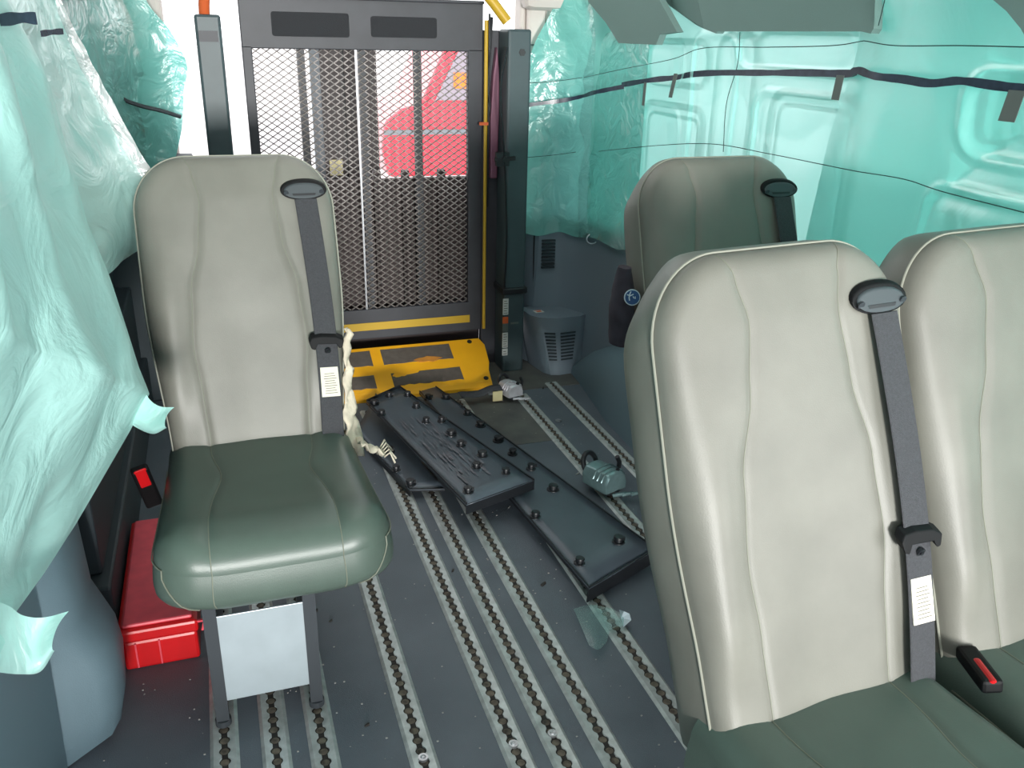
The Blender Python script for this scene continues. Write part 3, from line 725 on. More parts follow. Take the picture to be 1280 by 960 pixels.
# ================================================================== BLACK PANELS WITH CLIPS
def panel(name, corners, label, lip, clips, flange=0.02, thick=0.004):
    """corners: four world points in order; a moulded trim panel lying back up, flange along the edges"""
    c_ = [Vector(q) for q in corners]; ctr = sum(c_, Vector())/4
    root = empty(name, (ctr.x, ctr.y, 0), label, 'trim panel', 'black plastic trim panels lying on the floor')
    n = (c_[1]-c_[0]).cross(c_[3]-c_[0]).normalized()
    if n.z < 0: n = -n
    mb = MB()
    N = 12
    rws = []
    for i in range(N+1):
        r = []
        for j in range(7):
            p = c_[0].lerp(c_[1], i/N).lerp(c_[3].lerp(c_[2], i/N), j/6)
            r.append(p+n*(0.002*math.sin(i*0.8)*math.sin(j/6*PI)))
        rws.append(r)
    mb.grid(rws)
    shell = obj('panel_shell', mb, 'panel', root, smooth=True, solid=thick)
    for k in range(4):
        a, b_ = c_[k], c_[(k+1) % 4]
        if lip[k]:
            inw = (ctr-(a+b_)/2).normalized()*0.003
            mb = MB(); h0, h1 = lip[k]
            q = [a+n*h0, b_+n*h0, b_+n*h1, a+n*h1]; mb.add(q+[v+inw for v in q], [(0, 1, 2, 3), (7, 6, 5, 4), (0, 1, 5, 4), (2, 3, 7, 6), (1, 2, 6, 5), (0, 3, 7, 4)])
            obj('flange', mb, 'black', root)
    for u, v in clips:
        p = c_[0].lerp(c_[1], u).lerp(c_[3].lerp(c_[2], u), v)
        mb = MB(); R_ = 0.0125*(0.85+0.3*random.random())
        mb.tube([p, p+n*0.004, p+n*0.005, p+n*0.013, p+n*0.0135, p+n*0.017], [R_*1.25, R_*1.2, R_*0.8, R_*0.75, R_, R_*0.9], 10)
        if random.random() < 0.4: mb.box(p+n*0.010+Vector((0.009, 0, 0)), (0.014, 0.006, 0.008))
        obj('clip', mb, 'black', root, smooth=True)
    return root
z1 = 0.030
p1 = panel('trim_panel', [at_z(470, 492, 0.035), at_z(556, 612, 0.028), at_z(512, 613, 0.025), at_z(445, 540, 0.030)], 'lowest black trim panel, half hidden under the scratched middle panel', [None, (-0.004, 0.004), (-0.02, 0.004), None], [(0.93, 0.85), (0.72, 0.9), (0.5, 0.7)])
p3 = panel('trim_panel', [at_z(545, 484, 0.045), at_z(820, 687, 0.045), at_z(736, 736, 0.042), at_z(524, 490, 0.050)], 'long black trim panel reaching towards the near right seat, rightmost of the three', [(-0.006, 0.005), (-0.036, 0.003), (-0.008, 0.005), None],
           [(0.09, 0.22), (0.22, 0.18), (0.30, 0.2), (0.40, 0.22), (0.48, 0.25), (0.57, 0.25), (0.68, 0.3), (0.93, 0.27), (0.06, 0.9), (0.93, 0.88), (0.74, 0.9)])
p2 = panel('trim_panel', [at_z(500, 484, 0.085), at_z(668, 601, 0.078), at_z(583, 632, 0.078), at_z(458, 503, 0.085)], 'scratched black trim panel lying on top of the other two in the middle', [(-0.005, 0.006), (-0.026, 0.002), (-0.006, 0.008), (-0.004, 0.010)],
           [(0.1, 0.1), (0.22, 0.22), (0.40, 0.12), (0.52, 0.24), (0.62, 0.3), (0.8, 0.45), (0.9, 0.2), (0.93, 0.85), (0.05, 0.9), (0.16, 0.95), (0.36, 0.36), (0.74, 0.2), (0.04, 0.45)])
# pale scratches on the top panel
mb = MB(); c_ = [at_z(500, 484, 0.085)+Vector((0, 0, 0.0062)), at_z(668, 601, 0.078)+Vector((0, 0, 0.0062)), at_z(583, 632, 0.078)+Vector((0, 0, 0.0062)), at_z(458, 503, 0.085)+Vector((0, 0, 0.0062))]
for k in range(70):
    u, v = random.uniform(0.25, 0.82), random.uniform(0.28, 0.8); l_ = random.uniform(0.03, 0.12); w_ = random.uniform(0.004, 0.030)*(0.4+u)
    f_ = lambda a, b_: c_[0].lerp(c_[1], a).lerp(c_[3].lerp(c_[2], a), b_)
    mb.add([f_(u, v), f_(u+l_, v+0.02), f_(u+l_, v+0.02+w_), f_(u+l_*0.4, v+w_*1.8)], [(0, 1, 2, 3)])
M['scratch'] = mat('scratch', (104, 104, 112), 0.5, var=0.3, vscale=90)
obj('scratch', mb, 'scratch', p2)['kind'] = 'stuff'

# ================================================================== RETRACTORS
def retractor(loc, rotz, label, body_mat, strap, S=1.0):
    r = empty('tie_down_retractor', loc, label, 'retractor')
    R = Matrix.Rotation(rotz, 3, 'Z'); o = Vector(loc)
    def tr_(x, y, z): return o+R @ Vector((x*S, y*S, z*S))
    prof = [(-0.034, 0.0), (-0.036, 0.026), (-0.026, 0.046), (-0.006, 0.050), (0.016, 0.049), (0.031, 0.040), (0.037, 0.018), (0.036, 0.0)]
    mb = MB(); rws = []
    for y, s_ in ((-0.043, 0.90), (-0.038, 1.0), (-0.008, 1.02), (0.02, 1.0), (0.040, 0.97), (0.044, 0.88)):
        rws.append([tr_(a*s_, y, 0.014+b_*s_) for a, b_ in prof])
    mb.grid(rws); mb.add(rws[0], [tuple(range(8))]); mb.add(rws[-1], [tuple(reversed(range(8)))])
    hb = obj('housing', mb, body_mat, r, smooth=True, bevel=0.003)
    for yy in (-0.028, -0.014, 0.0):
        mb = MB(); mb.tube([tr_(a*1.04, yy, 0.014+b_*1.04) for a, b_ in prof[1:-1]], 0.0018*S, 5); obj('rib', mb, body_mat, hb, smooth=True)
    mb = MB(); mb.tube([tr_(0.0, 0.058, 0.0+0.012), tr_(0.0, 0.058, 0.035)], 0.006*S, 8)
    mb.tube([tr_(0.026*math.cos(a)*0.8, 0.052+0.010*math.sin(a), 0.052+0.024*math.sin(a)) for a in [k*2*PI/20 for k in range(21)]], 0.0065*S, 8); obj('knob_ring', mb, 'black', r, smooth=True)
    mb = MB(); mb.tube([tr_(0.05, 0.01, 0.02), tr_(0.062, 0.012, 0.03), tr_(0.066, 0.014, 0.05), tr_(0.058, 0.016, 0.066)], 0.006*S, 8); obj('hook', mb, 'black', r, smooth=True)
    mb = MB(); mb.box2((0, 0, 0), (0, 0, 0)) if False else None
    for sx in (-0.014, 0.014): mb.disc(tr_(sx, -0.03, 0.004), (0, 0, 1), 0.009*S, 0.012*S, 10)
    mb.bar(tr_(-0.03, 0, 0.012), tr_(0.03, 0, 0.012), 0.06*S, 0.006*S); obj('track_foot', mb, 'dark_metal', r)
    mb = MB(); mb.disc(tr_(-0.020, -0.03, 0.052), R @ Vector((-0.5, -0.6, 0.6)), 0.006, 0.004, 10); mb.disc(tr_(0.012, -0.03, 0.062), R @ Vector((0.3, -0.6, 0.6)), 0.006, 0.006, 10); obj('bolt', mb, 'black', r)
    for k in range(3):
        mb = MB(); mb.tube([tr_(-0.018+0.02*k, -0.05-0.012*k, 0.010), tr_(0.0+0.018*k, -0.062-0.01*k, 0.014), tr_(0.018+0.014*k, -0.06-0.008*k, 0.010)], 0.0045*S, 6); obj('lever', mb, body_mat, r, smooth=True)
    if strap:
        rws = []
        for i in range(14):
            t = i/13; rws.append([tr_(-0.03-0.18*t, 0.012+0.03*t+(k/3-0.5)*0.035, 0.035-0.012*t+0.006*math.sin(t*8)+0.004*k) for k in range(4)])
        mb = MB(); mb.grid(rws); obj('strap', mb, 'belt', r, smooth='all', solid=0.002)
        mb = MB(); mb.bar(tr_(-0.03, 0.0, 0.03), tr_(-0.10, 0.002, 0.03), 0.010, 0.006); obj('strap_bar', mb, 'chrome', r)
        mb = MB(); mb.box(tr_(-0.068, -0.012, 0.02), (0.034, 0.004, 0.035)); obj('strap_tag', mb, 'notice', r)
    return r
retractor((0.890, 2.60, 0.009), 0.25, 'silver tie down retractor with black strap at the corner of the yellow plate', 'castbright', True, 0.85)
retractor((0.930, 1.905, 0.009), 0.35, 'teal grey tie down retractor with black knob on the track beside the near right seat', 'teal_metal', False, 1.12)

# ================================================================== TOOLBOX
tb = empty('toolbox', (-0.2, 1.70, 0), 'red plastic toolbox on the floor at the left, half hidden behind the lone seat', 'toolbox')
xa_, xb_ = -0.262, -0.120
mb = MB(); mb.box2((xa_, 1.512, 0.001), (xb_-0.004, 1.925, 0.066)); obj('box_body', mb, 'red', tb, bevel=0.006)
mb = MB(); mb.box2((xa_-0.005, 1.505, 0.068), (xb_, 1.93, 0.096)); lid = obj('lid', mb, 'red', tb, bevel=0.006)
mb = MB(); mb.box2((xa_+0.004, 1.515, 0.096), (xb_-0.01, 1.92, 0.104)); obj('lid_top', mb, 'redlid', lid, bevel=0.004)
for xx in (-0.238, -0.195): mb = MB(); mb.box2((xx-0.0015, 1.509, 0.006), (xx+0.0015, 1.5125, 0.062)); obj('latch_edge', mb, 'redlid', tb)
mb = MB(); mb.bar((xb_-0.004, 1.512, 0.09), (xb_+0.012, 1.508, 0.092), 0.006, 0.004); mb.bar((xb_+0.012, 1.508, 0.092), (xb_+0.006, 1.507, 0.07), 0.004, 0.004); obj('catch', mb, 'redlid', tb)

# ================================================================== BAG WITH BADGE
bcn = at_y(782, 372, 1.645)
bg_ = empty('cloth_bag', (bcn.x, 1.66, 0.30), 'dark cloth pouch with a round blue badge hanging beside the farther right seat', 'pouch')
rws = []
for i in range(17):
    t = i/16; z = bcn.z-0.11+0.175*t; r = []
    wd = 0.024*(0.9+0.25*math.sin(t*PI))*(1-0.35*t**3); dp = 0.035*(0.9+0.2*math.sin(t*PI))*(1-0.4*t**2)
    for k in range(18):
        a = 2*PI*k/18; q = 1+0.12*noise.noise(Vector((math.cos(a)*1.6, math.sin(a)*1.6, t*6)))
        r.append((bcn.x+wd*math.cos(a)*q, 1.66+dp*math.sin(a)*q, z))
    rws.append(r)
mb = MB(); mb.grid(rws, close=True); mb.add(rws[-1], [tuple(range(18))]); mb.add(rws[0], [tuple(reversed(range(18)))])
bag = obj('bag_body', mb, 'bag', bg_, smooth='all')
ax = Vector((-0.35, -1, 0.25)).normalized()
bc = Vector((bcn.x+0.002, 1.66-0.0415, bcn.z+0.008))
mb = MB(); mb.disc(bc, ax, 0.0175, 0.004, 24); bd = obj('badge', mb, 'badgewhite', bag, label='round blue badge with white rim and mark')
bd2 = MB(); bd2.disc(bc+ax*0.003, ax, 0.0155, 0.002, 24); obj('badge_field', bd2, 'blue', bag)
ux = ax.cross(Vector((0, 0, 1))).normalized(); uz = ux.cross(ax).normalized()
if uz.z < 0: uz = -uz
if ux.x < 0: ux = -ux
mk = MB()
def bq(a, b_): return bc+ax*0.0054+ux*a*0.58+uz*b_*0.58
mk.tube([bq(-0.006, 0.022), bq(-0.010, 0.012), bq(-0.012, 0.0), bq(-0.010, -0.012)], 0.0013, 6); mk.tube([bq(-0.020, 0.010), bq(-0.008, 0.006), bq(0.004, 0.012)], 0.0013, 6); mk.tube([bq(0.002, 0.004), bq(0.006, -0.002), bq(0.012, -0.004), bq(0.010, 0.004)], 0.0011, 6)
obj('badge_mark', mk, 'badgewhite', bag)

# ================================================================== PLASTIC FILM CURTAINS
def sheet(name, rows, material, label, group, solid=0.0):
    mb = MB(); mb.grid(rows); o = obj(name, mb, material, None, smooth='all', solid=solid); return tag(o, label, 'plastic film', group)
GR = None
def nz(p, s, a): return a*noise.noise(Vector(p)*s)
# --- right wall film: plan path and height
path = smooth_poly([(1.296, 0.5, 0), (1.296, 0.9, 0), (1.298, 1.2, 0), (1.30, 1.5, 0), (1.296, 1.8, 0), (1.285, 2.05, 0), (1.262, 2.2, 0), (1.275, 2.35, 0), (1.285, 2.55, 0), (1.262, 2.72, 0), (1.235, 2.80, 0)], 420)
def emboss(y, z, r=0.05):
    e = 0
    for y0, y1, z0, z1 in FRAMES:
        qx = abs(y-(y0+y1)/2)-(y1-y0)/2+r; qz = abs(z-(z0+z1)/2)-(z1-z0)/2+r
        d = math.hypot(max(qx, 0), max(qz, 0))+min(max(qx, qz), 0)-r
        if abs(d) < 0.05: e += math.exp(-(d/0.008)**2)-0.35*math.exp(-((d+0.02)/0.012)**2)
    return e
rows = []
for j in range(160):
    t = j/159; z = lerp(1.42, 0.50, t); r = []
    for i, p in enumerate(path):
        q = Vector((p.x, p.y, z)); d = nz(q, 3.0, 0.010)+nz(q, 8, 0.003)
        zz = z + 0.05*sst(2.2, 2.5, p.y)*sst(0.6, 1, t) + (0.012*math.sin(p.y*9)+0.01*noise.noise(q*7))*sst(0.8, 1, t)
        lean = 0.05*sst(1.12, 1.42, z)
        r.append((p.x-abs(d)-0.004-lean-0.005*emboss(p.y, zz), p.y, zz))
    rows.append(r)
right = sheet('plastic_film', rows, 'film_right', 'large sheet of turquoise film covering the right wall behind the seats', GR)
# --- nearer right sheet overlapping it (edge runs down from the trim corner)
edge = smooth_poly([at_x(1095, -10, 1.262), at_x(1082, 45, 1.27), at_x(1062, 105, 1.272), at_x(1040, 170, 1.27), at_x(1026, 230, 1.268), at_x(1012, 290, 1.266), at_x(1000, 345, 1.265)], 110)
rows = []
for k, e in enumerate(edge):
    r = []
    for i in range(150):
        t = i/149; y = lerp(e.y, 0.5, t); z = e.z + (0.06*t if k < 6 else 0)
        q = Vector((0, y, z))
        fold = 0.022*math.sin((y*4+z*5))*sst(0, 0.15, t)+nz(q+Vector((5, 0, 0)), 4, 0.02)*sst(0, 0.1, t)
        fold = abs(fold)+0.008*emboss(y, z)*sst(0.08, 0.2, t)
        r.append((e.x-0.006-fold*0.9-0.045*sst(1.10, 1.4, z), y, z))
    rows.append(r)
right2 = sheet('plastic_film', rows, 'film_right', 'doubled turquoise film at the upper right, its edge slanting down behind the seats', GR)
# --- rear right sheet wrapped round the rear pillar
le = smooth_poly([at_y(700, -8, 2.93), at_y(688, 16, 2.93), at_y(668, 55, 2.93), at_y(653, 100, 2.935), at_y(643, 160, 2.94), at_y(640, 230, 2.94), at_y(640, 294, 2.94)], 60)
rows = []
for k, e in enumerate(le):
    r = []
    P3 = smooth_poly([(e.x, e.y, 0), (lerp(e.x, 1.16, 0.5), 2.93, 0), (max(1.16, e.x+0.02), 2.91, 0), (1.215, 2.85, 0), (1.245, 2.74, 0), (1.266, 2.60, 0), (1.27, 2.50, 0)], 60)
    for i, p in enumerate(P3):
        t = i/59; q = Vector((p.x, p.y, e.z))
        cr = nz(q+Vector((3, 0, 0)), 7, 0.016)+nz(q, 20, 0.005)
        cr *= sst(0.75, 0.35, t)*0.9+0.15
        z = e.z+0.018*t+(0.006*math.sin(i*0.37)*sst(0.93, 1, k/59))
        r.append((p.x-abs(cr)*0.5, p.y-abs(cr)-0.004, z))
    rows.append(r)
rear = sheet('plastic_film', rows, 'film_rear', 'crumpled turquoise film wrapped round the right rear pillar beside the lift', GR)
# --- left sheets
R1 = [at_y(-6, -30, 1.5), at_y(25, 30, 1.5), at_y(45, 70, 1.5), at_y(62, 105, 1.5), at_y(82, 180, 1.5), at_y(110, 280, 1.5), at_y(137, 345, 1.49), at_y(155, 400, 1.47), at_y(174, 460, 1.45), at_y(187, 492, 1.44), at_y(172, 520, 1.43), at_y(163, 538, 1.42), at_y(130, 595, 1.375), at_y(95, 655, 1.31), at_y(55, 717, 1.23), at_y(18, 768, 1.07), at_x(8, 800, -0.300), at_x(-8, 833, -0.300), at_x(-60, 845, -0.300)]
LBOT = at_x(-420, 850, -0.330)
R1s = [poly_at(R1, k/129) for k in range(130)]
rows = []
for k, e in enumerate(R1s):
    t = k/129
    l_ = Vector((-0.31, 0.55, 1.36)).lerp(LBOT, t)
    r = []
    for i in range(70):
        u = i/69; p = e.lerp(l_, u)
        dd = 0.022*math.sin(u*PI)*(1-0.9*sst(0.45, 0.7, t))+nz(Vector((p.y*2.5, p.z*1.3, 0)), 4, 0.016)*sst(0, 0.2, u)*(1-0.6*sst(0.5, 0.75, t))+nz(p, 13, 0.004)*sst(0, 0.05, u)
        fold = 0.012*math.sin(u*22+t*3)*sst(0, 0.1, u)*(1-t*0.6)
        r.append(p+Vector((dd+fold, -0.4*(dd+fold), 0)))
    rows.append(r)
left1 = sheet('plastic_film', rows, 'film_left', 'big near sheet of turquoise film hanging at the left with two curled torn flaps', GR)
def curl(pts_top, pts_bot, dirn, name, parent):
    rows = []
    n = 24; a_ = smooth_poly(pts_top, n); b_ = smooth_poly(pts_bot, n)
    for i in range(n):
        t = i/(n-1); r = []
        for k in range(12):
            u = k/11; p = a_[i].lerp(b_[i], u); bow = 0.020*math.sin(u*PI)*(0.3+t)
            r.append(p+Vector(dirn)*(-bow)+Vector((0, 0.012*math.sin(u*5)*t, 0)))
        rows.append(r)
    mb = MB(); mb.grid(rows); return obj(name, mb, 'film_left', parent, smooth='all')
curl([at_y(178, 480, 1.435), at_y(186, 498, 1.42), at_y(200, 508, 1.405), at_y(218, 509, 1.39)], [at_y(150, 520, 1.43), at_y(172, 534, 1.42), at_y(192, 540, 1.405), at_y(209, 531, 1.39)], (0.3, 0.7, 0), 'torn_flap', left1)
curl([at_y(-40, 740, 0.99), at_y(8, 756, 1.03), at_y(28, 769, 1.04), at_y(54, 772, 1.05), at_y(86, 764, 1.04)], [at_y(-40, 836, 0.94), at_y(-5, 838, 0.97), at_y(25, 839, 1.0), at_y(52, 834, 1.02), at_y(70, 806, 1.03)], (0.3, 0.7, 0), 'torn_flap', left1)
# second sheet behind it, with the silver folded edge
S2 = [at_y(58, -30, 1.95), at_y(75, 15, 1.95), at_y(95, 65, 1.95), at_y(125, 125, 1.95), at_y(160, 190, 1.95), at_y(185, 225, 1.95), at_y(192, 262, 1.95), at_y(184, 308, 1.95)]
S2s = smooth_poly(S2, 70)
rows = []
for k, e in enumerate(S2s):
    t = k/69; l_ = Vector((-0.30, 1.50, lerp(1.34, 0.70, t))); r = []
    for i in range(40):
        u = i/39; p = e.lerp(l_, u)
        dd = nz(p+Vector((9, 0, 0)), 6, 0.015)*sst(0, 0.1, u)+nz(p, 18, 0.004)
        r.append(p+Vector((dd-0.02*math.sin(u*PI), -abs(dd)*0.4, 0)))
    rows.append(r)
left2 = sheet('plastic_film', rows, 'film_left', 'second sheet of turquoise film at the left with a silvery folded edge', GR)
rows = []
for k, e in enumerate(S2s[:58]):
    wd = 0.010+0.020*sst(0, 0.5, k/57)
    rows.append([e+Vector((wd*(u/6-0.35)+nz(e, 30, 0.004), -0.008-0.006*math.sin(u/6*PI)+nz(e+Vector((u, 0, 0)), 40, 0.003), 0.006*u/6)) for u in range(7)])
mb = MB(); mb.grid(rows); obj('silver_fold', mb, 'silver', left2, smooth='all', label='silvery folded edge')
# rear left sheet on the rear pillar
L3 = smooth_poly([at_y(176, -20, 2.9), at_y(186, 6, 2.9), at_y(215, 40, 2.9), at_y(235, 80, 2.9), at_y(230, 115, 2.9), at_y(228, 150, 2.9), at_y(222, 185, 2.9), at_y(212, 230, 2.9), at_y(200, 280, 2.9)], 60)
rows = []
for k, e in enumerate(L3):
    t = k/59; l_ = Vector((-0.32, 2.45, e.z+0.02)); r = []
    for i in range(50):
        u = i/49; p = e.lerp(l_, u); p.x = lerp(e.x, -0.32, u**0.7); p.y = lerp(2.9, 2.45, u**2.2)
        cr = nz(p+Vector((2, 0, 0)), 5, 0.016)+nz(p, 15, 0.004)
        r.append(p+Vector((0.4*cr, -abs(cr), 0)))
    rows.append(r)
left3 = sheet('plastic_film', rows, 'film_rear', 'crumpled turquoise film on the left rear pillar next to the bright doorway', GR)

# tapes and cords
def ribbon(name, pts, hw, material, parent, n=60, off=(-0.004, -0.002, 0), label=None):
    q = smooth_poly(pts, n); rows = []
    for i, p in enumerate(q):
        wv = hw*(0.85+0.25*noise.noise(Vector((i*0.25, hw*99, 0)))); o_ = Vector(off)
        rows.append([p+o_+Vector((0, 0, -wv)), p+o_, p+o_+Vector((0, 0, wv))])
    mb = MB(); mb.grid(rows); return obj(name, mb, material, parent, solid=0.0008, label=label)
XT = 1.258
tape = ribbon('tape_strip', [at_x(778, 106, 1.235), at_x(815, 100, 1.24), at_x(845, 97, XT), at_x(866, 93, XT), at_x(900, 91, XT), at_x(960, 91, XT), at_x(1010, 91, XT), at_x(1060, 92, XT), at_x(1073, 89, XT-0.01)], 0.0085, 'tape', right, label='black tape strip')
ribbon('tape_strip', [at_x(1064, 91, XT-0.016), at_x(1074, 88, XT-0.02), at_x(1095, 95, 1.228), at_x(1130, 99, 1.228), at_x(1165, 104, 1.228), at_x(1200, 101, 1.228), at_x(1240, 106, 1.228), at_x(1285, 112, 1.228), at_x(1340, 120, 1.228)], 0.0085, 'tape', right2, label='black tape strip')
ribbon('tape_strip', [at_y(640, 134, 2.90), at_y(668, 130, 2.89), at_y(700, 126, 2.87), at_y(725, 121, 2.83), at_x(745, 115, 1.20), at_x(780, 108, 1.23)], 0.0075, 'tape', rear, off=(-0.003, -0.006, 0), label='black tape strip')
ribbon('tape_strip', [at_y(-10, 25, 1.36), at_y(18, 22, 1.40), at_y(36, 23, 1.42)], 0.0085, 'tape', left1, n=12, off=(0.012, -0.018, 0), label='black tape strip')
ribbon('tape_strip', [at_y(46, 42, 1.70), at_y(60, 40, 1.74), at_y(74, 39, 1.78)], 0.0055, 'tape', left2, n=12, off=(0.008, -0.014, 0), label='black tape strip')
mb = MB(); mb.tube(smooth_poly([at_y(138, 82, 2.78), at_y(150, 119, 2.80), at_y(172, 131, 2.82), at_y(200, 138, 2.84), at_y(226, 146, 2.86)], 24), 0.006, 6); obj('cord', mb, 'dark_metal', left3, smooth=True)
def hang(a, b_, hw, parent):
    mb = MB(); d = Vector((0, hw, 0)); o_ = Vector((-0.006, 0, 0))
    mb.add([a-d, a+d, b_+d, b_-d, a-d+o_*0.2, a+d+o_*0.2, b_+d+o_*0.2, b_-d+o_*0.2], [(0, 1, 2, 3), (7, 6, 5, 4), (0, 1, 5, 4), (2, 3, 7, 6), (1, 2, 6, 5), (0, 3, 7, 4)])
    obj('loose_tape', mb, 'greytape', parent)
hang(at_x(807, 103, 1.228), at_x(804, 132, 1.225), 0.008, right)
hang(at_x(845, 92, 1.238), at_x(838, 122, 1.235), 0.010, right)
hang(at_x(1051, 94, 1.238), at_x(1044, 125, 1.236), 0.012, right)
hang(at_x(1272, 113, 1.215), at_x(1258, 152, 1.210), 0.016, right2)
def cordline(pts, parent, r=0.0010, n=50):
    mb = MB(); mb.tube(smooth_poly(pts, n), r, 5); obj('cord', mb, 'cord', parent, smooth=True)
cordline([at_x(730, 97, 1.21), at_x(780, 86, 1.235), at_x(840, 74, 1.24), at_x(880, 60, 1.24), at_x(960, 59, 1.24), at_x(1040, 57, 1.235), at_x(1080, 51, 1.23)], right)
cordline([at_x(1080, 51, 1.222), at_x(1120, 57, 1.212), at_x(1200, 57, 1.212), at_x(1290, 59, 1.212)], right2)
cordline([at_x(740, 190, 1.24), at_x(820, 182, 1.25), at_x(890, 180, 1.255), at_x(960, 192, 1.262), at_x(1030, 206, 1.262)], right)
cordline([at_x(1030, 206, 1.245), at_x(1070, 214, 1.232), at_x(1130, 224, 1.225), at_x(1180, 240, 1.225), at_x(1290, 268, 1.225)], right2)
cordline([at_x(925, 40, 1.245), at_x(922, 80, 1.26), at_x(908, 130, 1.262), at_x(904, 190, 1.262)], right)
cordline([at_y(645, 198, 2.90), at_y(690, 194, 2.88), at_y(720, 190, 2.84)], rear)
cordline([at_y(645, 105, 2.91), at_y(690, 102, 2.88), at_y(728, 97, 2.83)], rear)
cordline([at_x(1106, 0, 1.21), at_x(1098, 32, 1.218)], right2)
# white ring of cord end at the film's lower edge
mb = MB(); cc = at_y(740, 298, 2.78); mb.tube([cc+Vector((0.022*math.cos(a), -0.004, 0.018*math.sin(a))) for a in [k*2*PI/20 for k in range(21)]], 0.0022, 6)
obj('loop', mb, 'badgewhite', rear, smooth=True)

# ================================================================== SMALL BITS ON THE FLOOR
rows = []
fa = [at_z(718, 760, 0.012), at_z(790, 752, 0.030)]; fb_ = [at_z(745, 812, 0.022), at_z(783, 786, 0.012)]
outline_t = [at_z(717, 762, 0.012), at_z(735, 757, 0.011), at_z(757, 760, 0.011), at_z(770, 764, 0.014), at_z(780, 769, 0.018)]
outline_b = [at_z(736, 806, 0.014), at_z(748, 812, 0.020), at_z(758, 803, 0.012), at_z(764, 788, 0.011), at_z(779, 784, 0.014)]
ta, tb_ = smooth_poly(outline_t, 20), smooth_poly(outline_b, 20)
for i in range(20):
    rows.append([ta[i].lerp(tb_[i], u/9)+Vector((0, 0, 0.001+0.003*math.sin(u*0.5+i*0.2)*0.5)) for u in range(10)])
mb = MB(); mb.grid(rows); fs_ = obj('film_scrap', mb, 'clear', None, smooth='all'); tag(fs_, 'curled scrap of clear film lying across a floor track near the near right seat', 'scrap')
mb = MB(); a = [at_z(774, 762, 0.012), at_z(780, 764, 0.030), at_z(789, 775, 0.022), at_z(779, 784, 0.012)]; mb.grid([[a[0], a[1]], [a[0].lerp(a[3], 0.5), a[1].lerp(a[2], 0.5)+Vector((0.004, 0, 0.004))], [a[3], a[2]]]); obj('folded_corner', mb, 'badgewhite', fs_, solid=0.0006, label='bright folded corner')
p_ = at_z(698, 526, 0.001); mb = MB(); mb.disc(p_, (0, 0, 1), 0.0105, 0.002, 18); mb.tube([p_+Vector((0.008*math.cos(a), 0.008*math.sin(a), 0.0022)) for a in [k*PI/8 for k in range(17)]], 0.001, 5)
tag(obj('metal_washer', mb, 'chrome'), 'small pale round washer on the floor between the two right tracks', 'washer')
chips = [(679, 730, 0.010, 0.5, 'small dark chip on the bare floor left of the film scrap'), (566, 713, 0.006, 0.9, 'tiny dark chip beside the leftmost aisle track'), (413, 776, 0.005, 0.2, 'tiny dark chip on the floor right of the steel plate'), (459, 906, 0.006, 0.1, 'tiny dark chip on the floor at the bottom, left of the aisle tracks'), (679, 485, 0.008, 1.1, 'dark crumb on the floor just right of the silver retractor'), (722, 592, 0.008, 0.3, 'thin sliver on the floor left of the teal retractor'), (396, 763, 0.006, 1.2, 'rusty crumb beside the right leg of the lone seat')]
for px, py, s_, an, lab in chips:
    q = at_z(px, py, 0.002); mb = MB(); rr_ = Matrix.Rotation(an, 3, 'Z')
    pts = [rr_ @ Vector((s_*math.cos(a)*(0.6+0.5*random.random()), 0.45*s_*math.sin(a)*(0.6+0.5*random.random()), 0)) for a in [k*PI/4 for k in range(8)]]
    mb.prism([(v.x, v.y) for v in pts], lambda a, b_, h: (q.x+a, q.y+b_, h+(0.002*a/s_ if h > 0.002 else 0)), 0.0, 0.0035)
    tag(obj('debris_chip', mb, 'rubble' if 'sliver' in lab else 'groove'), lab, 'debris', 'crumbs on the van floor')
grit = MB()
for k in range(700):
    x, y = random.uniform(-0.3, 1.1), random.uniform(0.9, 2.7); s_ = random.uniform(0.0006, 0.0018)
    grit.box((x, y, s_*0.5), (s_*2, s_*1.4, s_))
tag(obj('floor_grit', grit, 'rubble'), 'pale grit scattered over the dark vinyl floor', 'grit', None, 'stuff')

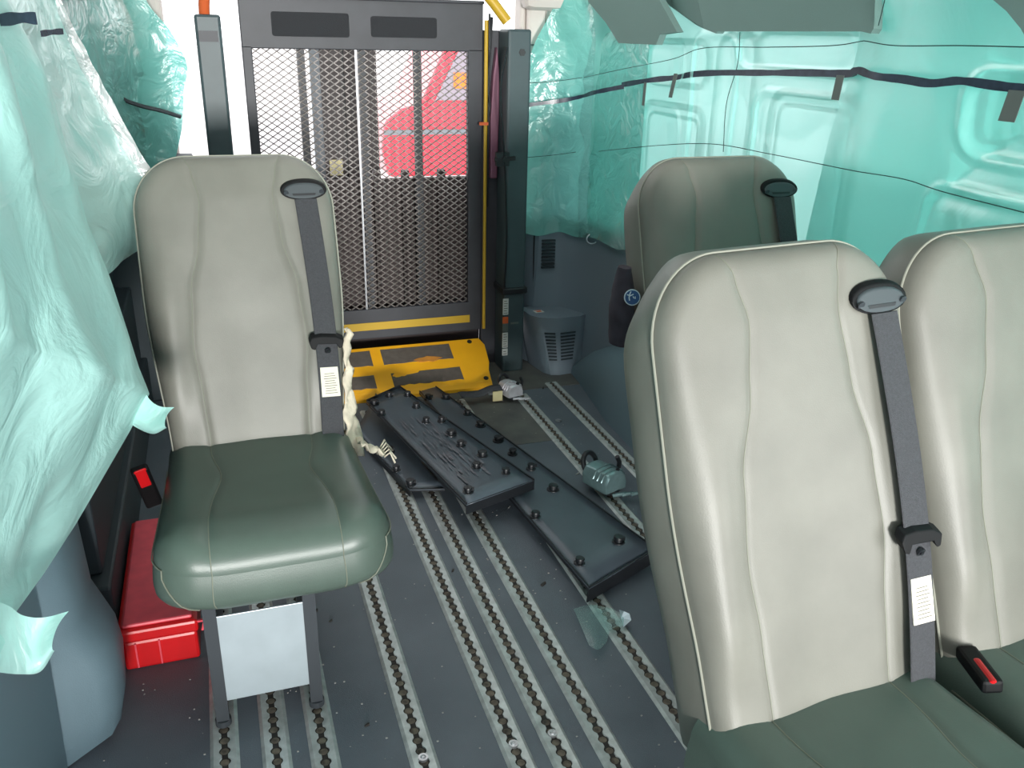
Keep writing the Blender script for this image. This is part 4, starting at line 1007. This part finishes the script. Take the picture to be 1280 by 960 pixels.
# ================================================================== OUTSIDE
g = MB(); g.box2((-40, 3.2, -0.62), (60, 90, -0.55)); struct('ground', g, 'asphalt')
dr = empty('outer_door', (0.5, 3.5, -0.3), 'dark taupe door edge with pale strip standing outside behind the lift mesh', 'door')
YD = 3.45
def dx(px): return at_y(px, 130, YD).x
LB('door_panel', [((dx(403), YD, -0.54), (dx(430), YD+0.05, 1.6))], 'door', dr)
LB('door_panel', [((dx(432), YD, -0.54), (dx(472), YD+0.05, 1.6))], 'door', dr)
LB('door_gap', [((dx(427), YD+0.01, -0.54), (dx(434), YD+0.04, 1.6))], 'black', dr)
LB('pale_strip', [((dx(391), YD+0.02, -0.3), (dx(404), YD+0.05, 1.6))], 'doorpale', dr)
a = at_y(412, 200, YD-0.004); b_ = at_y(429, 219, YD-0.004)
LB('notice', [((a.x, YD-0.004, b_.z), (b_.x, YD, a.z))], 'notice', dr)
car = empty('red_car', (3.4, 10, -0.55), 'bright red car parked outside, seen through the lift mesh', 'car')
prof = [(1.78, -0.30), (1.72, 0.0), (1.76, 0.28), (1.95, 0.42), (2.15, 0.46), (2.42, 1.02), (2.7, 1.16), (4.0, 1.20), (4.9, 1.05), (5.5, 0.5), (6.2, 0.36), (6.3, -0.1), (6.2, -0.3)]
mb = MB(); mb.prism(prof, lambda a, b_, h: (a, h, b_), 9.4, 11.0); cb_ = obj('car_body', mb, 'carred', car, bevel=0.06, seg=3)
mb = MB(); mb.prism([(2.30, 0.50), (2.55, 0.98), (2.78, 1.08), (3.3, 1.10), (3.3, 0.50)], lambda a, b_, h: (a, h, b_), 9.38, 9.42); obj('side_window', mb, 'glass', car)
mb = MB(); mb.prism([(3.4, 0.50), (3.4, 1.10), (4.1, 1.10), (4.9, 0.95), (5.2, 0.5)], lambda a, b_, h: (a, h, b_), 9.38, 9.42); obj('side_window', mb, 'glass', car)
mb = MB(); mb.box2((2.5, 9.37, 0.62), (2.9, 9.4, 0.78)); obj('amber_light', mb, 'amber', car)
mb = MB(); mb.box2((1.74, 9.37, 0.15), (3.4, 9.41, 0.20)); obj('side_strip', mb, 'doorpale', car)
for xx in (3.5, 5.4): mb = MB(); mb.tube([(xx, 9.38, -0.24), (xx, 9.6, -0.24)], 0.31, 24); obj('wheel', mb, 'tyre', car, smooth=True)
